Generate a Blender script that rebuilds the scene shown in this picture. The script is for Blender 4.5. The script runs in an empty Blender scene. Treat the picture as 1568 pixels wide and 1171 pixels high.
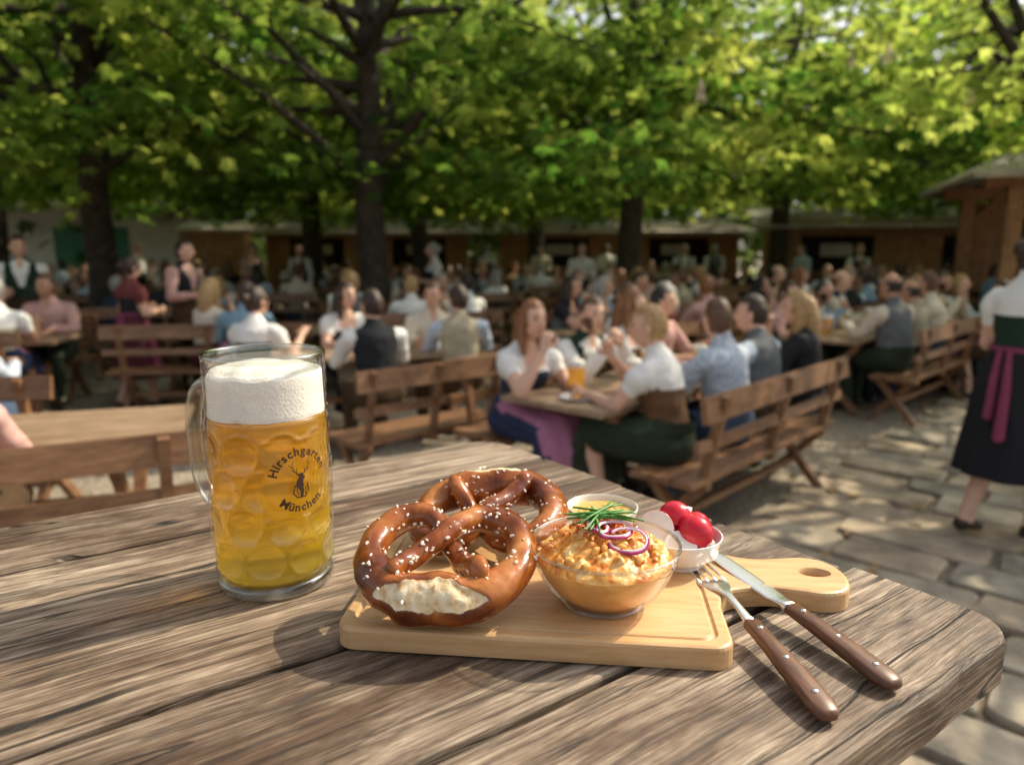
import bpy, math, random
import numpy as np
from mathutils import Vector, Matrix, noise
random.seed(7); rng=np.random.default_rng(7)
scn=bpy.context.scene
COL=scn.collection
H=1.60; S=1.3; ZT=H-0.30*S
# ------------------------------------------------------------------ helpers
class MB:
    def __init__(s): s.v=[]; s.f=[]; s.m=[]
    def add(s,v,f,m=0):
        o=len(s.v); s.v.extend([tuple(p) for p in v]); s.f.extend([tuple(i+o for i in q) for q in f])
        if isinstance(m,(list,tuple,np.ndarray)): s.m.extend([int(k) for k in m])
        else: s.m.extend([m]*len(f))
    def box(s,c,d,m=0,R=None,off=(0,0,0)):
        x,y,z=d[0]/2,d[1]/2,d[2]/2
        vs=[Vector((a*x,b*y,e*z)) for a in(-1,1) for b in(-1,1) for e in(-1,1)]
        if R is not None: vs=[R@p for p in vs]
        vs=[p+Vector(c) for p in vs]
        s.add(vs,[(0,1,3,2),(4,6,7,5),(0,4,5,1),(2,3,7,6),(0,2,6,4),(1,5,7,3)],m)
    def beam(s,a,b,w,h,m=0,up=(0,0,1)):
        a=Vector(a);b=Vector(b);d=(b-a);L=d.length;x=d.normalized();z=Vector(up)
        y=z.cross(x)
        if y.length<1e-4: y=Vector((0,1,0))
        y.normalize(); z=x.cross(y)
        R=Matrix((x,y,z)).transposed()
        s.box((a+b)/2,(L,w,h),m,R)
    def tube(s,pts,rad,seg=10,m=0,cap=True):
        v,f=tube(pts,rad,seg,cap); s.add(v,f,m)
    def ell(s,c,r,m=0,nu=12,nv=8,R=None):
        v,f=sphere(nu,nv); v=[Vector((p[0]*r[0],p[1]*r[1],p[2]*r[2])) for p in v]
        if R is not None: v=[R@p for p in v]
        s.add([p+Vector(c) for p in v],f,m)
    def mesh(s,name,mats,smooth=True):
        me=bpy.data.meshes.new(name); me.from_pydata(s.v,[],s.f)
        for k in mats: me.materials.append(k)
        me.polygons.foreach_set('material_index',s.m)
        me.polygons.foreach_set('use_smooth',[smooth]*len(s.f)); me.update(); return me
    def obj(s,name,mats,smooth=True,parent=None,bevel=0):
        o=bpy.data.objects.new(name,s.mesh(name,mats,smooth)); COL.objects.link(o)
        if parent: o.parent=parent
        if bevel:
            b=o.modifiers.new('b','BEVEL'); b.width=bevel; b.segments=2; b.limit_method='ANGLE'
        return o
def sphere(nu,nv):
    v=[(0,0,1)]
    for i in range(1,nv):
        t=math.pi*i/nv
        for j in range(nu):
            a=2*math.pi*j/nu; v.append((math.sin(t)*math.cos(a),math.sin(t)*math.sin(a),math.cos(t)))
    v.append((0,0,-1)); f=[]
    for j in range(nu): f.append((0,1+j,1+(j+1)%nu))
    for i in range(nv-2):
        for j in range(nu):
            a=1+i*nu+j;b=1+i*nu+(j+1)%nu; f.append((a,a+nu,b+nu,b))
    L=len(v)-1;o=1+(nv-2)*nu
    for j in range(nu): f.append((L,o+(j+1)%nu,o+j))
    return v,f
def tube(pts,rad,seg=10,cap=True,ex=None):
    pts=[Vector(p) for p in pts]; n=len(pts)
    if not hasattr(rad,'__len__'): rad=[rad]*n
    rad=list(rad)
    if cap:
        d0=(pts[0]-pts[1]).normalized(); d1=(pts[-1]-pts[-2]).normalized()
        pts=[pts[0]+d0*rad[0]*.85,pts[0]+d0*rad[0]*.5]+pts+[pts[-1]+d1*rad[-1]*.5,pts[-1]+d1*rad[-1]*.85]
        rad=[rad[0]*.45,rad[0]*.85]+rad+[rad[-1]*.85,rad[-1]*.45]; n+=4
    v=[];f=[];ref=None
    for i in range(n):
        t=(pts[min(i+1,n-1)]-pts[max(i-1,0)]).normalized()
        if ref is None:
            ref=Vector((0,0,1)) if abs(t.z)<.9 else Vector((0,1,0))
        a=(ref-t*ref.dot(t)).normalized(); b=t.cross(a); ref=a
        for j in range(seg):
            q=2*math.pi*j/seg; v.append(pts[i]+(a*math.cos(q)+b*math.sin(q))*rad[i])
    for i in range(n-1):
        for j in range(seg):
            k=(j+1)%seg; f.append((i*seg+j,i*seg+k,(i+1)*seg+k,(i+1)*seg+j))
    f.append(tuple(reversed(range(seg)))); f.append(tuple((n-1)*seg+j for j in range(seg)))
    return v,f
def lathe(prof,seg=48,fn=None):
    v=[];f=[];n=len(prof)
    for i,(r,z) in enumerate(prof):
        for j in range(seg):
            a=2*math.pi*j/seg
            rr=r if fn is None else fn(r,z,a)
            v.append((rr*math.cos(a),rr*math.sin(a),z))
    for i in range(n-1):
        for j in range(seg):
            k=(j+1)%seg; f.append((i*seg+j,i*seg+k,(i+1)*seg+k,(i+1)*seg+j))
    return v,f
def catmull(P,n):
    P=[np.array(p,float) for p in P]; P=[2*P[0]-P[1]]+P+[2*P[-1]-P[-2]]; out=[]
    for i in range(1,len(P)-2):
        for k in range(n):
            t=k/n; a,b,c,d=P[i-1:i+3]
            out.append(.5*((2*b)+(-a+c)*t+(2*a-5*b+4*c-d)*t*t+(-a+3*b-3*c+d)*t**3))
    out.append(P[-2]); return out
def empty(name,loc=(0,0,0),rz=0,sc=1):
    o=bpy.data.objects.new(name,None); COL.objects.link(o); o.location=loc; o.rotation_euler=(0,0,rz); o.scale=(sc,)*3
    o.empty_display_size=.05; return o
def fg(o,x,y,z=0,rz=0):
    o.location=(x*S,y*S,ZT+z*S); o.rotation_euler=(0,0,rz); o.scale=(S,)*3; return o
# ------------------------------------------------------------------ materials
def nt(name):
    m=bpy.data.materials.new(name); m.use_nodes=True; t=m.node_tree
    return m,t,t.nodes['Principled BSDF'],t.nodes['Material Output']
def ramp(t,stops):
    r=t.nodes.new('ShaderNodeValToRGB'); e=r.color_ramp.elements
    while len(e)<len(stops): e.new(.5)
    for k,(p,c) in zip(e,stops): k.position=p; k.color=(*c,1) if len(c)==3 else c
    return r
def simple(name,c,rough=.6,metal=0,var=.25,scale=8,bump=0,bscale=60,spec=.5,**kw):
    m,t,b,o=nt(name)
    tc=t.nodes.new('ShaderNodeTexCoord'); n=t.nodes.new('ShaderNodeTexNoise'); n.inputs['Scale'].default_value=scale; n.inputs['Detail'].default_value=4
    t.links.new(tc.outputs['Object'],n.inputs['Vector'])
    r=ramp(t,[(.3,tuple(x*(1-var) for x in c)),(.7,tuple(min(1,x*(1+var)) for x in c))])
    t.links.new(n.outputs['Fac'],r.inputs['Fac']); t.links.new(r.outputs['Color'],b.inputs['Base Color'])
    b.inputs['Roughness'].default_value=rough; b.inputs['Metallic'].default_value=metal
    b.inputs['Specular IOR Level'].default_value=spec
    for k,v in kw.items(): b.inputs[k.replace('_',' ')].default_value=v
    if bump:
        n2=t.nodes.new('ShaderNodeTexNoise'); n2.inputs['Scale'].default_value=bscale; n2.inputs['Detail'].default_value=3
        t.links.new(tc.outputs['Object'],n2.inputs['Vector'])
        bp=t.nodes.new('ShaderNodeBump'); bp.inputs['Strength'].default_value=1; bp.inputs['Distance'].default_value=bump
        t.links.new(n2.outputs['Fac'],bp.inputs['Height']); t.links.new(bp.outputs['Normal'],b.inputs['Normal'])
    return m
def wood(name,stops,sl=2.0,sc=30,rough=.7,bump=.002,crack=True,stain=.5,finec=.5,warp=.012,stcol=(.42,.33,.27),n2s=(6,5)):
    m,t,b,o=nt(name); L=t.links.new; N=t.nodes.new
    tc=N('ShaderNodeTexCoord'); oi=N('ShaderNodeObjectInfo')
    comb=N('ShaderNodeCombineXYZ')
    mm=N('ShaderNodeMath'); mm.operation='MULTIPLY'; mm.inputs[1].default_value=7.3; L(oi.outputs['Random'],mm.inputs[0])
    for i in range(3): L(mm.outputs[0],comb.inputs[i])
    ad=N('ShaderNodeVectorMath'); ad.operation='ADD'; L(tc.outputs['Object'],ad.inputs[0]); L(comb.outputs[0],ad.inputs[1])
    wn=N('ShaderNodeTexNoise'); wn.inputs['Scale'].default_value=5; wn.inputs['Detail'].default_value=2; L(ad.outputs[0],wn.inputs['Vector'])
    ws=N('ShaderNodeVectorMath'); ws.operation='SCALE'; ws.inputs['Scale'].default_value=warp; L(wn.outputs['Color'],ws.inputs[0])
    a2=N('ShaderNodeVectorMath'); a2.operation='ADD'; L(ad.outputs[0],a2.inputs[0]); L(ws.outputs[0],a2.inputs[1])
    def nz(sx,sy,det,ro=.6):
        mp=N('ShaderNodeMapping'); mp.inputs['Scale'].default_value=(sx,sy,sy); L(a2.outputs[0],mp.inputs['Vector'])
        n=N('ShaderNodeTexNoise'); n.inputs['Scale'].default_value=1; n.inputs['Detail'].default_value=det; n.inputs['Roughness'].default_value=ro; L(mp.outputs[0],n.inputs['Vector']); return n
    n1=nz(sl,sc,8,.7); n2=nz(sl*n2s[0],sc*n2s[1],4,.65)
    mx=N('ShaderNodeMix'); mx.data_type='FLOAT'; mx.inputs[0].default_value=finec; L(n1.outputs['Fac'],mx.inputs[2]); L(n2.outputs['Fac'],mx.inputs[3])
    r=ramp(t,stops); L(mx.outputs[0],r.inputs['Fac'])
    col=r.outputs['Color']; hgt=mx.outputs[0]
    n3=nz(2.6,6,6,.68); rs=ramp(t,[(.40,stcol),(.54,(1,1,1))]); L(n3.outputs['Fac'],rs.inputs['Fac'])
    ms=N('ShaderNodeMix'); ms.data_type='RGBA'; ms.blend_type='MULTIPLY'; ms.inputs[0].default_value=stain; L(col,ms.inputs[6]); L(rs.outputs['Color'],ms.inputs[7]); col=ms.outputs[2]
    if crack:
        mr0=N('ShaderNodeMapRange'); mr0.inputs['To Min'].default_value=.72; mr0.inputs['To Max'].default_value=1.12; L(oi.outputs['Random'],mr0.inputs['Value'])
        vs_=N('ShaderNodeVectorMath'); vs_.operation='SCALE'; L(col,vs_.inputs[0]); L(mr0.outputs[0],vs_.inputs['Scale']); col=vs_.outputs[0]
        for (cs1,cs2,wd,g0,amt,hh) in((1.1,17,.0075,.45,.97,2.0),(3.5,120,.03,.44,.6,.4)):
            nc=nz(cs1,cs2,2,.5)
            ab=N('ShaderNodeMath'); ab.operation='SUBTRACT'; L(nc.outputs['Fac'],ab.inputs[0]); ab.inputs[1].default_value=.5
            a3=N('ShaderNodeMath'); a3.operation='ABSOLUTE'; L(ab.outputs[0],a3.inputs[0])
            mr=N('ShaderNodeMapRange'); mr.inputs['From Min'].default_value=wd*.2; mr.inputs['From Max'].default_value=wd; L(a3.outputs[0],mr.inputs['Value'])
            ng=nz(cs1*2.1,cs2*.35,2); mg=N('ShaderNodeMapRange'); mg.inputs['From Min'].default_value=g0; mg.inputs['From Max'].default_value=g0+.12; L(ng.outputs['Fac'],mg.inputs['Value'])
            inv=N('ShaderNodeMath'); inv.operation='SUBTRACT'; inv.inputs[0].default_value=1; L(mg.outputs[0],inv.inputs[1])
            mxx=N('ShaderNodeMath'); mxx.operation='MAXIMUM'; L(mr.outputs[0],mxx.inputs[0]); L(inv.outputs[0],mxx.inputs[1])
            mc=N('ShaderNodeMix'); mc.data_type='RGBA'; mc.blend_type='MULTIPLY'; mc.inputs[0].default_value=amt
            L(col,mc.inputs[6]); L(mxx.outputs[0],mc.inputs[7]); col=mc.outputs[2]
            mh=N('ShaderNodeMath'); mh.operation='MULTIPLY_ADD'; L(mxx.outputs[0],mh.inputs[0]); mh.inputs[1].default_value=hh; L(hgt,mh.inputs[2]); hgt=mh.outputs[0]
    L(col,b.inputs['Base Color']); b.inputs['Roughness'].default_value=rough
    bp=N('ShaderNodeBump'); bp.inputs['Strength'].default_value=1; bp.inputs['Distance'].default_value=bump; L(hgt,bp.inputs['Height']); L(bp.outputs['Normal'],b.inputs['Normal'])
    return m
def schlick(t,f0=.04,amt=.9,pw=4.0):
    N=t.nodes.new; L=t.links.new
    lw=N('ShaderNodeLayerWeight'); lw.inputs['Blend'].default_value=.5
    p=N('ShaderNodeMath'); p.operation='POWER'; p.inputs[1].default_value=pw; L(lw.outputs['Facing'],p.inputs[0])
    q=N('ShaderNodeMath'); q.operation='MULTIPLY_ADD'; q.inputs[1].default_value=amt; q.inputs[2].default_value=f0; q.use_clamp=True; L(p.outputs[0],q.inputs[0]); return q.outputs[0]
def thin_glass(name,tint=(1,1,1),rough=.01,f0=.04,amt=.75,pw=4.5):
    m,t,b,o=nt(name); L=t.links.new; N=t.nodes.new; t.nodes.remove(b)
    tr=N('ShaderNodeBsdfTransparent'); tr.inputs['Color'].default_value=(*tint,1)
    gl=N('ShaderNodeBsdfGlossy'); gl.inputs['Roughness'].default_value=rough
    mx=N('ShaderNodeMixShader'); L(schlick(t,f0,amt,pw),mx.inputs[0]); L(tr.outputs[0],mx.inputs[1]); L(gl.outputs[0],mx.inputs[2]); L(mx.outputs[0],o.inputs['Surface'])
    return m
M_table=wood('weathered_wood',[(.36,(.055,.034,.021)),(.45,(.17,.116,.076)),(.53,(.34,.255,.18)),(.66,(.66,.55,.42))],sl=2.2,sc=120,rough=.62,bump=.0022,stain=.95,warp=.02,finec=.40,stcol=(.30,.22,.17),n2s=(9,4))
M_board=wood('beech_wood',[(.3,(.46,.25,.10)),(.5,(.64,.40,.19)),(.7,(.76,.52,.29))],sl=3,sc=30,rough=.42,bump=.0002,crack=False,stain=.15)
M_garden=wood('garden_wood',[(.3,(.09,.042,.020)),(.5,(.24,.12,.058)),(.7,(.40,.23,.12))],sl=2,sc=18,rough=.45,bump=.001,crack=False,stain=.4)
M_gtop=wood('garden_table_wood',[(.3,(.16,.10,.06)),(.5,(.34,.23,.145)),(.7,(.50,.37,.25))],sl=2,sc=18,rough=.45,bump=.001,crack=False,stain=.4)
M_hut=wood('hut_boards',[(.3,(.16,.07,.03)),(.5,(.38,.19,.085)),(.7,(.55,.32,.16))],sl=8,sc=3,rough=.7,bump=.002,crack=False,stain=.4)
M_hand=wood('walnut_handle',[(.3,(.045,.018,.010)),(.5,(.13,.055,.028)),(.7,(.24,.12,.065))],sl=8,sc=90,rough=.38,bump=.0001,crack=False,stain=.3)
M_bark=simple('bark',(.045,.034,.024),.9,var=.5,scale=9,bump=.03,bscale=14)
M_steel=simple('steel',(.74,.73,.71),.27,1,var=.05,bump=.00002,bscale=200)
M_porc=simple('porcelain',(.80,.79,.76),.15,var=.02)
M_foam=simple('beer_foam',(.90,.865,.80),.75,var=.04,scale=120,bump=.0008,bscale=420)
M_must=simple('mustard',(.60,.40,.10),.35,var=.25,scale=60,bump=.0008,bscale=150)
M_radr=simple('radish_skin',(.60,.014,.035),.22,var=.3,scale=40)
M_radw=simple('radish_flesh',(.85,.80,.76),.35,var=.04,scale=90)
M_chive=simple('chive',(.07,.24,.035),.4,var=.4,scale=100)
M_onionp=simple('onion_skin',(.42,.04,.16),.25,var=.4,scale=200)
M_onionw=simple('onion_flesh',(.85,.66,.74),.25,var=.15,scale=200)
M_print=simple('mug_print',(.045,.022,.012),.5,var=.05)
M_salt=simple('salt',(.86,.77,.64),.4,var=.08)
M_gap=simple('painted_gap_shade',(.02,.014,.010),.95)  # near-black colour standing in for shade between planks
M_glass=thin_glass('mug_glass',(.985,.985,.975),.01,.05,.8,3.2)
M_drop=thin_glass('water_drop',(.97,.97,.97),.02,.10,.6,2)
M_bowlg=thin_glass('bowl_glass',(.975,.98,.98),.01,.06,.85,2.8)
M_hglass=thin_glass('thick_glass',(.88,.90,.87),.02,.14,.85,1.8)
M_prz,t,b,o=nt('pretzel_crust'); L=t.links.new; N=t.nodes.new
tc=N('ShaderNodeTexCoord'); n=N('ShaderNodeTexNoise'); n.inputs['Scale'].default_value=28; n.inputs['Detail'].default_value=6; n.inputs['Distortion'].default_value=.4; L(tc.outputs['Object'],n.inputs['Vector'])
r=ramp(t,[(.32,(.085,.016,.004)),(.48,(.22,.055,.011)),(.62,(.38,.12,.026)),(.8,(.60,.28,.08))]); L(n.outputs['Fac'],r.inputs['Fac'])
at=N('ShaderNodeAttribute'); at.attribute_name='split'; ns=N('ShaderNodeTexNoise'); ns.inputs['Scale'].default_value=130; ns.inputs['Detail'].default_value=5; L(tc.outputs['Object'],ns.inputs['Vector'])
q1=N('ShaderNodeMath'); q1.operation='MULTIPLY_ADD'; q1.inputs[1].default_value=.8; q1.inputs[2].default_value=-.38; L(ns.outputs['Fac'],q1.inputs[0])
q2=N('ShaderNodeMath'); q2.operation='ADD'; L(at.outputs['Fac'],q2.inputs[0]); L(q1.outputs[0],q2.inputs[1])
rs=ramp(t,[(.34,(0,0,0)),(.50,(1,1,1))]); L(q2.outputs[0],rs.inputs['Fac'])
rc=ramp(t,[(.32,(.52,.28,.10)),(.46,(.80,.60,.34)),(.62,(.90,.77,.54))]); L(ns.outputs['Fac'],rc.inputs['Fac'])
mc=N('ShaderNodeMix'); mc.data_type='RGBA'; L(rs.outputs['Color'],mc.inputs[0]); L(r.outputs['Color'],mc.inputs[6]); L(rc.outputs['Color'],mc.inputs[7]); L(mc.outputs[2],b.inputs['Base Color'])
mr=N('ShaderNodeMapRange'); mr.inputs['To Min'].default_value=.17; mr.inputs['To Max'].default_value=.8; L(rs.outputs['Color'],mr.inputs['Value']); L(mr.outputs[0],b.inputs['Roughness'])
n2=N('ShaderNodeTexNoise'); n2.inputs['Scale'].default_value=90; n2.inputs['Detail'].default_value=6; L(tc.outputs['Object'],n2.inputs['Vector'])
bp=N('ShaderNodeBump'); bp.inputs['Distance'].default_value=.0009; L(n2.outputs['Fac'],bp.inputs['Height'])
bp2=N('ShaderNodeBump'); bp2.inputs['Distance'].default_value=.0018; mu=N('ShaderNodeMath'); mu.operation='MULTIPLY'; L(ns.outputs['Fac'],mu.inputs[0]); L(rs.outputs['Color'],mu.inputs[1]); L(mu.outputs[0],bp2.inputs['Height']); L(bp.outputs['Normal'],bp2.inputs['Normal']); L(bp2.outputs['Normal'],b.inputs['Normal'])
M_pret2=simple('bread_crust',(.35,.14,.05),.4)
M_obz,t,b,o=nt('cheese_spread')
tc=t.nodes.new('ShaderNodeTexCoord'); v=t.nodes.new('ShaderNodeTexNoise'); v.inputs['Scale'].default_value=75; v.inputs['Detail'].default_value=5; v.inputs['Distortion'].default_value=1.2; t.links.new(tc.outputs['Object'],v.inputs['Vector'])
r=ramp(t,[(.30,(.50,.12,.012)),(.46,(.74,.27,.035)),(.58,(.86,.45,.11)),(.72,(.92,.70,.36))]); t.links.new(v.outputs['Fac'],r.inputs['Fac']); t.links.new(r.outputs['Color'],b.inputs['Base Color'])
b.inputs['Roughness'].default_value=.34
n2=t.nodes.new('ShaderNodeTexNoise'); n2.inputs['Scale'].default_value=110; n2.inputs['Detail'].default_value=5; t.links.new(tc.outputs['Object'],n2.inputs['Vector'])
bp=t.nodes.new('ShaderNodeBump'); bp.inputs['Distance'].default_value=.003; t.links.new(n2.outputs['Fac'],bp.inputs['Height']); t.links.new(bp.outputs['Normal'],b.inputs['Normal'])
M_obs=simple('cheese_spread_smooth',(.86,.42,.11),.3,var=.18,scale=45)
M_pap=simple('paprika',(.55,.08,.015),.7,var=.4,scale=200)
def beermat(name,fac,ca,cb,cc):
    m,t,b,o=nt(name); L=t.links.new; N=t.nodes.new; t.nodes.remove(b)
    tc=N('ShaderNodeTexCoord'); sx=N('ShaderNodeSeparateXYZ'); L(tc.outputs['Object'],sx.inputs[0])
    mr=N('ShaderNodeMapRange'); mr.inputs['From Min'].default_value=.01; mr.inputs['From Max'].default_value=.11; L(sx.outputs['Z'],mr.inputs['Value'])
    r=ramp(t,[(0,ca),(.45,cb),(1,cc)]); L(mr.outputs[0],r.inputs['Fac'])
    rf=N('ShaderNodeBsdfRefraction'); rf.inputs['IOR'].default_value=1.33; rf.inputs['Roughness'].default_value=.02; L(r.outputs['Color'],rf.inputs['Color'])
    tl=N('ShaderNodeBsdfTranslucent'); df=N('ShaderNodeBsdfDiffuse'); L(r.outputs['Color'],tl.inputs['Color']); L(r.outputs['Color'],df.inputs['Color'])
    m1=N('ShaderNodeMixShader'); m1.inputs[0].default_value=.35; L(tl.outputs[0],m1.inputs[1]); L(df.outputs[0],m1.inputs[2])
    m2=N('ShaderNodeMixShader'); m2.inputs[0].default_value=fac; L(rf.outputs[0],m2.inputs[1]); L(m1.outputs[0],m2.inputs[2])
    gl=N('ShaderNodeBsdfGlossy'); gl.inputs['Roughness'].default_value=.02
    m3=N('ShaderNodeMixShader'); L(schlick(t,.04,.6,3),m3.inputs[0]); L(m2.outputs[0],m3.inputs[1]); L(gl.outputs[0],m3.inputs[2]); L(m3.outputs[0],o.inputs['Surface'])
    return m
M_beer=beermat('lager_beer',.44,(1,.86,.20),(1,.76,.10),(1,.66,.06))
def leafmat(name,c1,c2,t1,t2,mixf=.5):
    m,t,b,o=nt(name); L=t.links.new; N=t.nodes.new; t.nodes.remove(b)
    at=N('ShaderNodeAttribute'); at.attribute_name='lv'
    r=ramp(t,[(0,c1),(1,c2)]); L(at.outputs['Fac'],r.inputs['Fac'])
    r2=ramp(t,[(0,t1),(1,t2)]); L(at.outputs['Fac'],r2.inputs['Fac'])
    df=N('ShaderNodeBsdfDiffuse'); L(r.outputs['Color'],df.inputs['Color'])
    tl=N('ShaderNodeBsdfTranslucent'); L(r2.outputs['Color'],tl.inputs['Color'])
    m1=N('ShaderNodeMixShader'); m1.inputs[0].default_value=mixf; L(df.outputs[0],m1.inputs[1]); L(tl.outputs[0],m1.inputs[2]); L(m1.outputs[0],o.inputs['Surface'])
    return m
M_leaf=leafmat('chestnut_leaf',(.014,.058,.012),(.10,.17,.035),(.10,.28,.03),(.80,.86,.17),.56)
M_leafl=leafmat('sunlit_chestnut_leaf',(.03,.085,.015),(.13,.20,.04),(.40,.58,.06),(.88,.92,.24),.62)  # brighter copy of the chestnut leaf, sunlight painted into its colours
M_leaffar=leafmat('far_leaf',(.02,.06,.014),(.10,.16,.04),(.20,.36,.06),(.80,.86,.30),.5)
# ------------------------------------------------------------------ world, sun, camera
SUN=Vector((.80,.44,.84)).normalized()
w=bpy.data.worlds.new('World'); scn.world=w; w.use_nodes=True; wt=w.node_tree
sk=wt.nodes.new('ShaderNodeTexSky'); sk.sky_type='NISHITA'; sk.sun_disc=False
sk.sun_elevation=math.asin(SUN.z); sk.sun_rotation=math.atan2(SUN.x,SUN.y); sk.dust_density=4
hs_=wt.nodes.new('ShaderNodeHueSaturation'); hs_.inputs['Saturation'].default_value=.35; hs_.inputs['Value'].default_value=1.35
wt.links.new(sk.outputs[0],hs_.inputs['Color']); wt.links.new(hs_.outputs[0],wt.nodes['Background'].inputs[0]); wt.nodes['Background'].inputs[1].default_value=.15
sl=bpy.data.lights.new('sun','SUN'); sl.energy=5; sl.angle=math.radians(.53); sl.color=(1,.87,.64)
so=bpy.data.objects.new('sun',sl); COL.objects.link(so); so.rotation_euler=(-SUN).to_track_quat('-Z','Y').to_euler(); so.location=(0,0,20)
cam=bpy.data.cameras.new('camera'); co=bpy.data.objects.new('camera',cam); COL.objects.link(co); scn.camera=co
co.location=(0,0,H); co.rotation_euler=(math.radians(90-10.3),0,0); cam.lens=26; cam.sensor_width=36; cam.clip_end=500; cam.clip_start=.02
cam.dof.use_dof=True; cam.dof.focus_distance=.79; cam.dof.aperture_fstop=3.5
scn.view_settings.view_transform='Standard'; scn.view_settings.look='None'; scn.view_settings.exposure=0
# ------------------------------------------------------------------ ground + path
m,t,b,o=nt('gravel'); L=t.links.new; N=t.nodes.new
tc=N('ShaderNodeTexCoord'); n1=N('ShaderNodeTexNoise'); n1.inputs['Scale'].default_value=.7; n1.inputs['Detail'].default_value=6
n2=N('ShaderNodeTexNoise'); n2.inputs['Scale'].default_value=30; n2.inputs['Detail'].default_value=6
L(tc.outputs['Object'],n1.inputs['Vector']); L(tc.outputs['Object'],n2.inputs['Vector'])
mx=N('ShaderNodeMix'); mx.data_type='FLOAT'; mx.inputs[0].default_value=.6; L(n1.outputs['Fac'],mx.inputs[2]); L(n2.outputs['Fac'],mx.inputs[3])
r=ramp(t,[(.36,(.10,.075,.055)),(.5,(.27,.22,.165)),(.64,(.50,.43,.33))]); L(mx.outputs[0],r.inputs['Fac']); L(r.outputs['Color'],b.inputs['Base Color']); b.inputs['Roughness'].default_value=.95
bp=N('ShaderNodeBump'); bp.inputs['Distance'].default_value=.025; L(n2.outputs['Fac'],bp.inputs['Height']); L(bp.outputs['Normal'],b.inputs['Normal'])
M_grav=m
g=MB(); g.add([(-300,-300,0),(300,-300,0),(300,300,0),(-300,300,0)],[(0,1,2,3)]); g.obj('gravel_ground',[M_grav],False)
M_slabs=[simple('stone_slab_%d'%i,c,.8,var=.45,scale=5,bump=.014,bscale=14) for i,c in enumerate([(.33,.275,.205),(.39,.33,.245),(.25,.215,.165),(.36,.285,.20)])]
PD=Vector((.67,.742,0)); PN=Vector((.742,-.67,0)); P0=Vector((1.50,4.10,0))
p=MB(); s=-6.0
while s<16:
    wl=random.uniform(.28,.46); q=random.uniform(-.2,.12)
    while q<2.9:
        ww=random.uniform(.38,.82); g_=.016
        cs=[(s+g_,q+g_),(s+wl-g_,q+g_),(s+wl-g_,q+ww-g_),(s+g_,q+ww-g_)]
        cs=[(a+random.uniform(-.022,.022),c+random.uniform(-.035,.035)) for a,c in cs]
        out=[]
        for i in range(4):
            A=Vector(cs[i]);Bp=Vector(cs[i-1]);C=Vector(cs[(i+1)%4]); k=random.uniform(.012,.05)
            out+= [A+(Bp-A).normalized()*k, A+(Bp-A).normalized()*k*.35+(C-A).normalized()*k*.35, A+(C-A).normalized()*k]
            e=(C-A); pr=Vector((-e.y,e.x)).normalized()
            out+= [A+e*f_+pr*random.uniform(-.006,.009) for f_ in(.35,.65)]
        h=random.uniform(.022,.042); n_=len(out); ctr=sum(out,Vector((0,0)))/n_
        W=lambda c,z:P0+PD*c[0]+PN*c[1]+Vector((0,0,z))
        tx,ty=random.uniform(-.035,.035),random.uniform(-.035,.035)
        vs=[W(c,-.01) for c in out]+[W(c,h-.010) for c in out]+[W(ctr+(c-ctr)*.965,h+(c-ctr).x*tx+(c-ctr).y*ty) for c in out]
        fs=[(i,(i+1)%n_,n_+(i+1)%n_,n_+i) for i in range(n_)]+[(n_+i,n_+(i+1)%n_,2*n_+(i+1)%n_,2*n_+i) for i in range(n_)]+[tuple(2*n_+i for i in range(n_))]
        p.add(vs,fs,random.randrange(4)); q+=ww
    s+=wl
p.obj('stone_slab_path',M_slabs,False)
# fallen leaves on the ground
M_lit=simple('dry_leaf',(.30,.18,.06),.8,var=.5,scale=2)
p=MB()
for i in range(900):
    x=random.uniform(-7,8); y=random.uniform(2.5,13); a=random.uniform(0,6.28); q=random.uniform(.03,.07); z=.055 if x>1.2 else .012
    c,s_=math.cos(a)*q,math.sin(a)*q
    p.add([(x-c,y-s_,z),(x+s_*.5,y-c*.5,z+.008),(x+c,y+s_,z+.003),(x-s_*.5,y+c*.5,z+.010)],[(0,1,2,3)])
p.obj('fallen_leaves',[M_lit],False)
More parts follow.
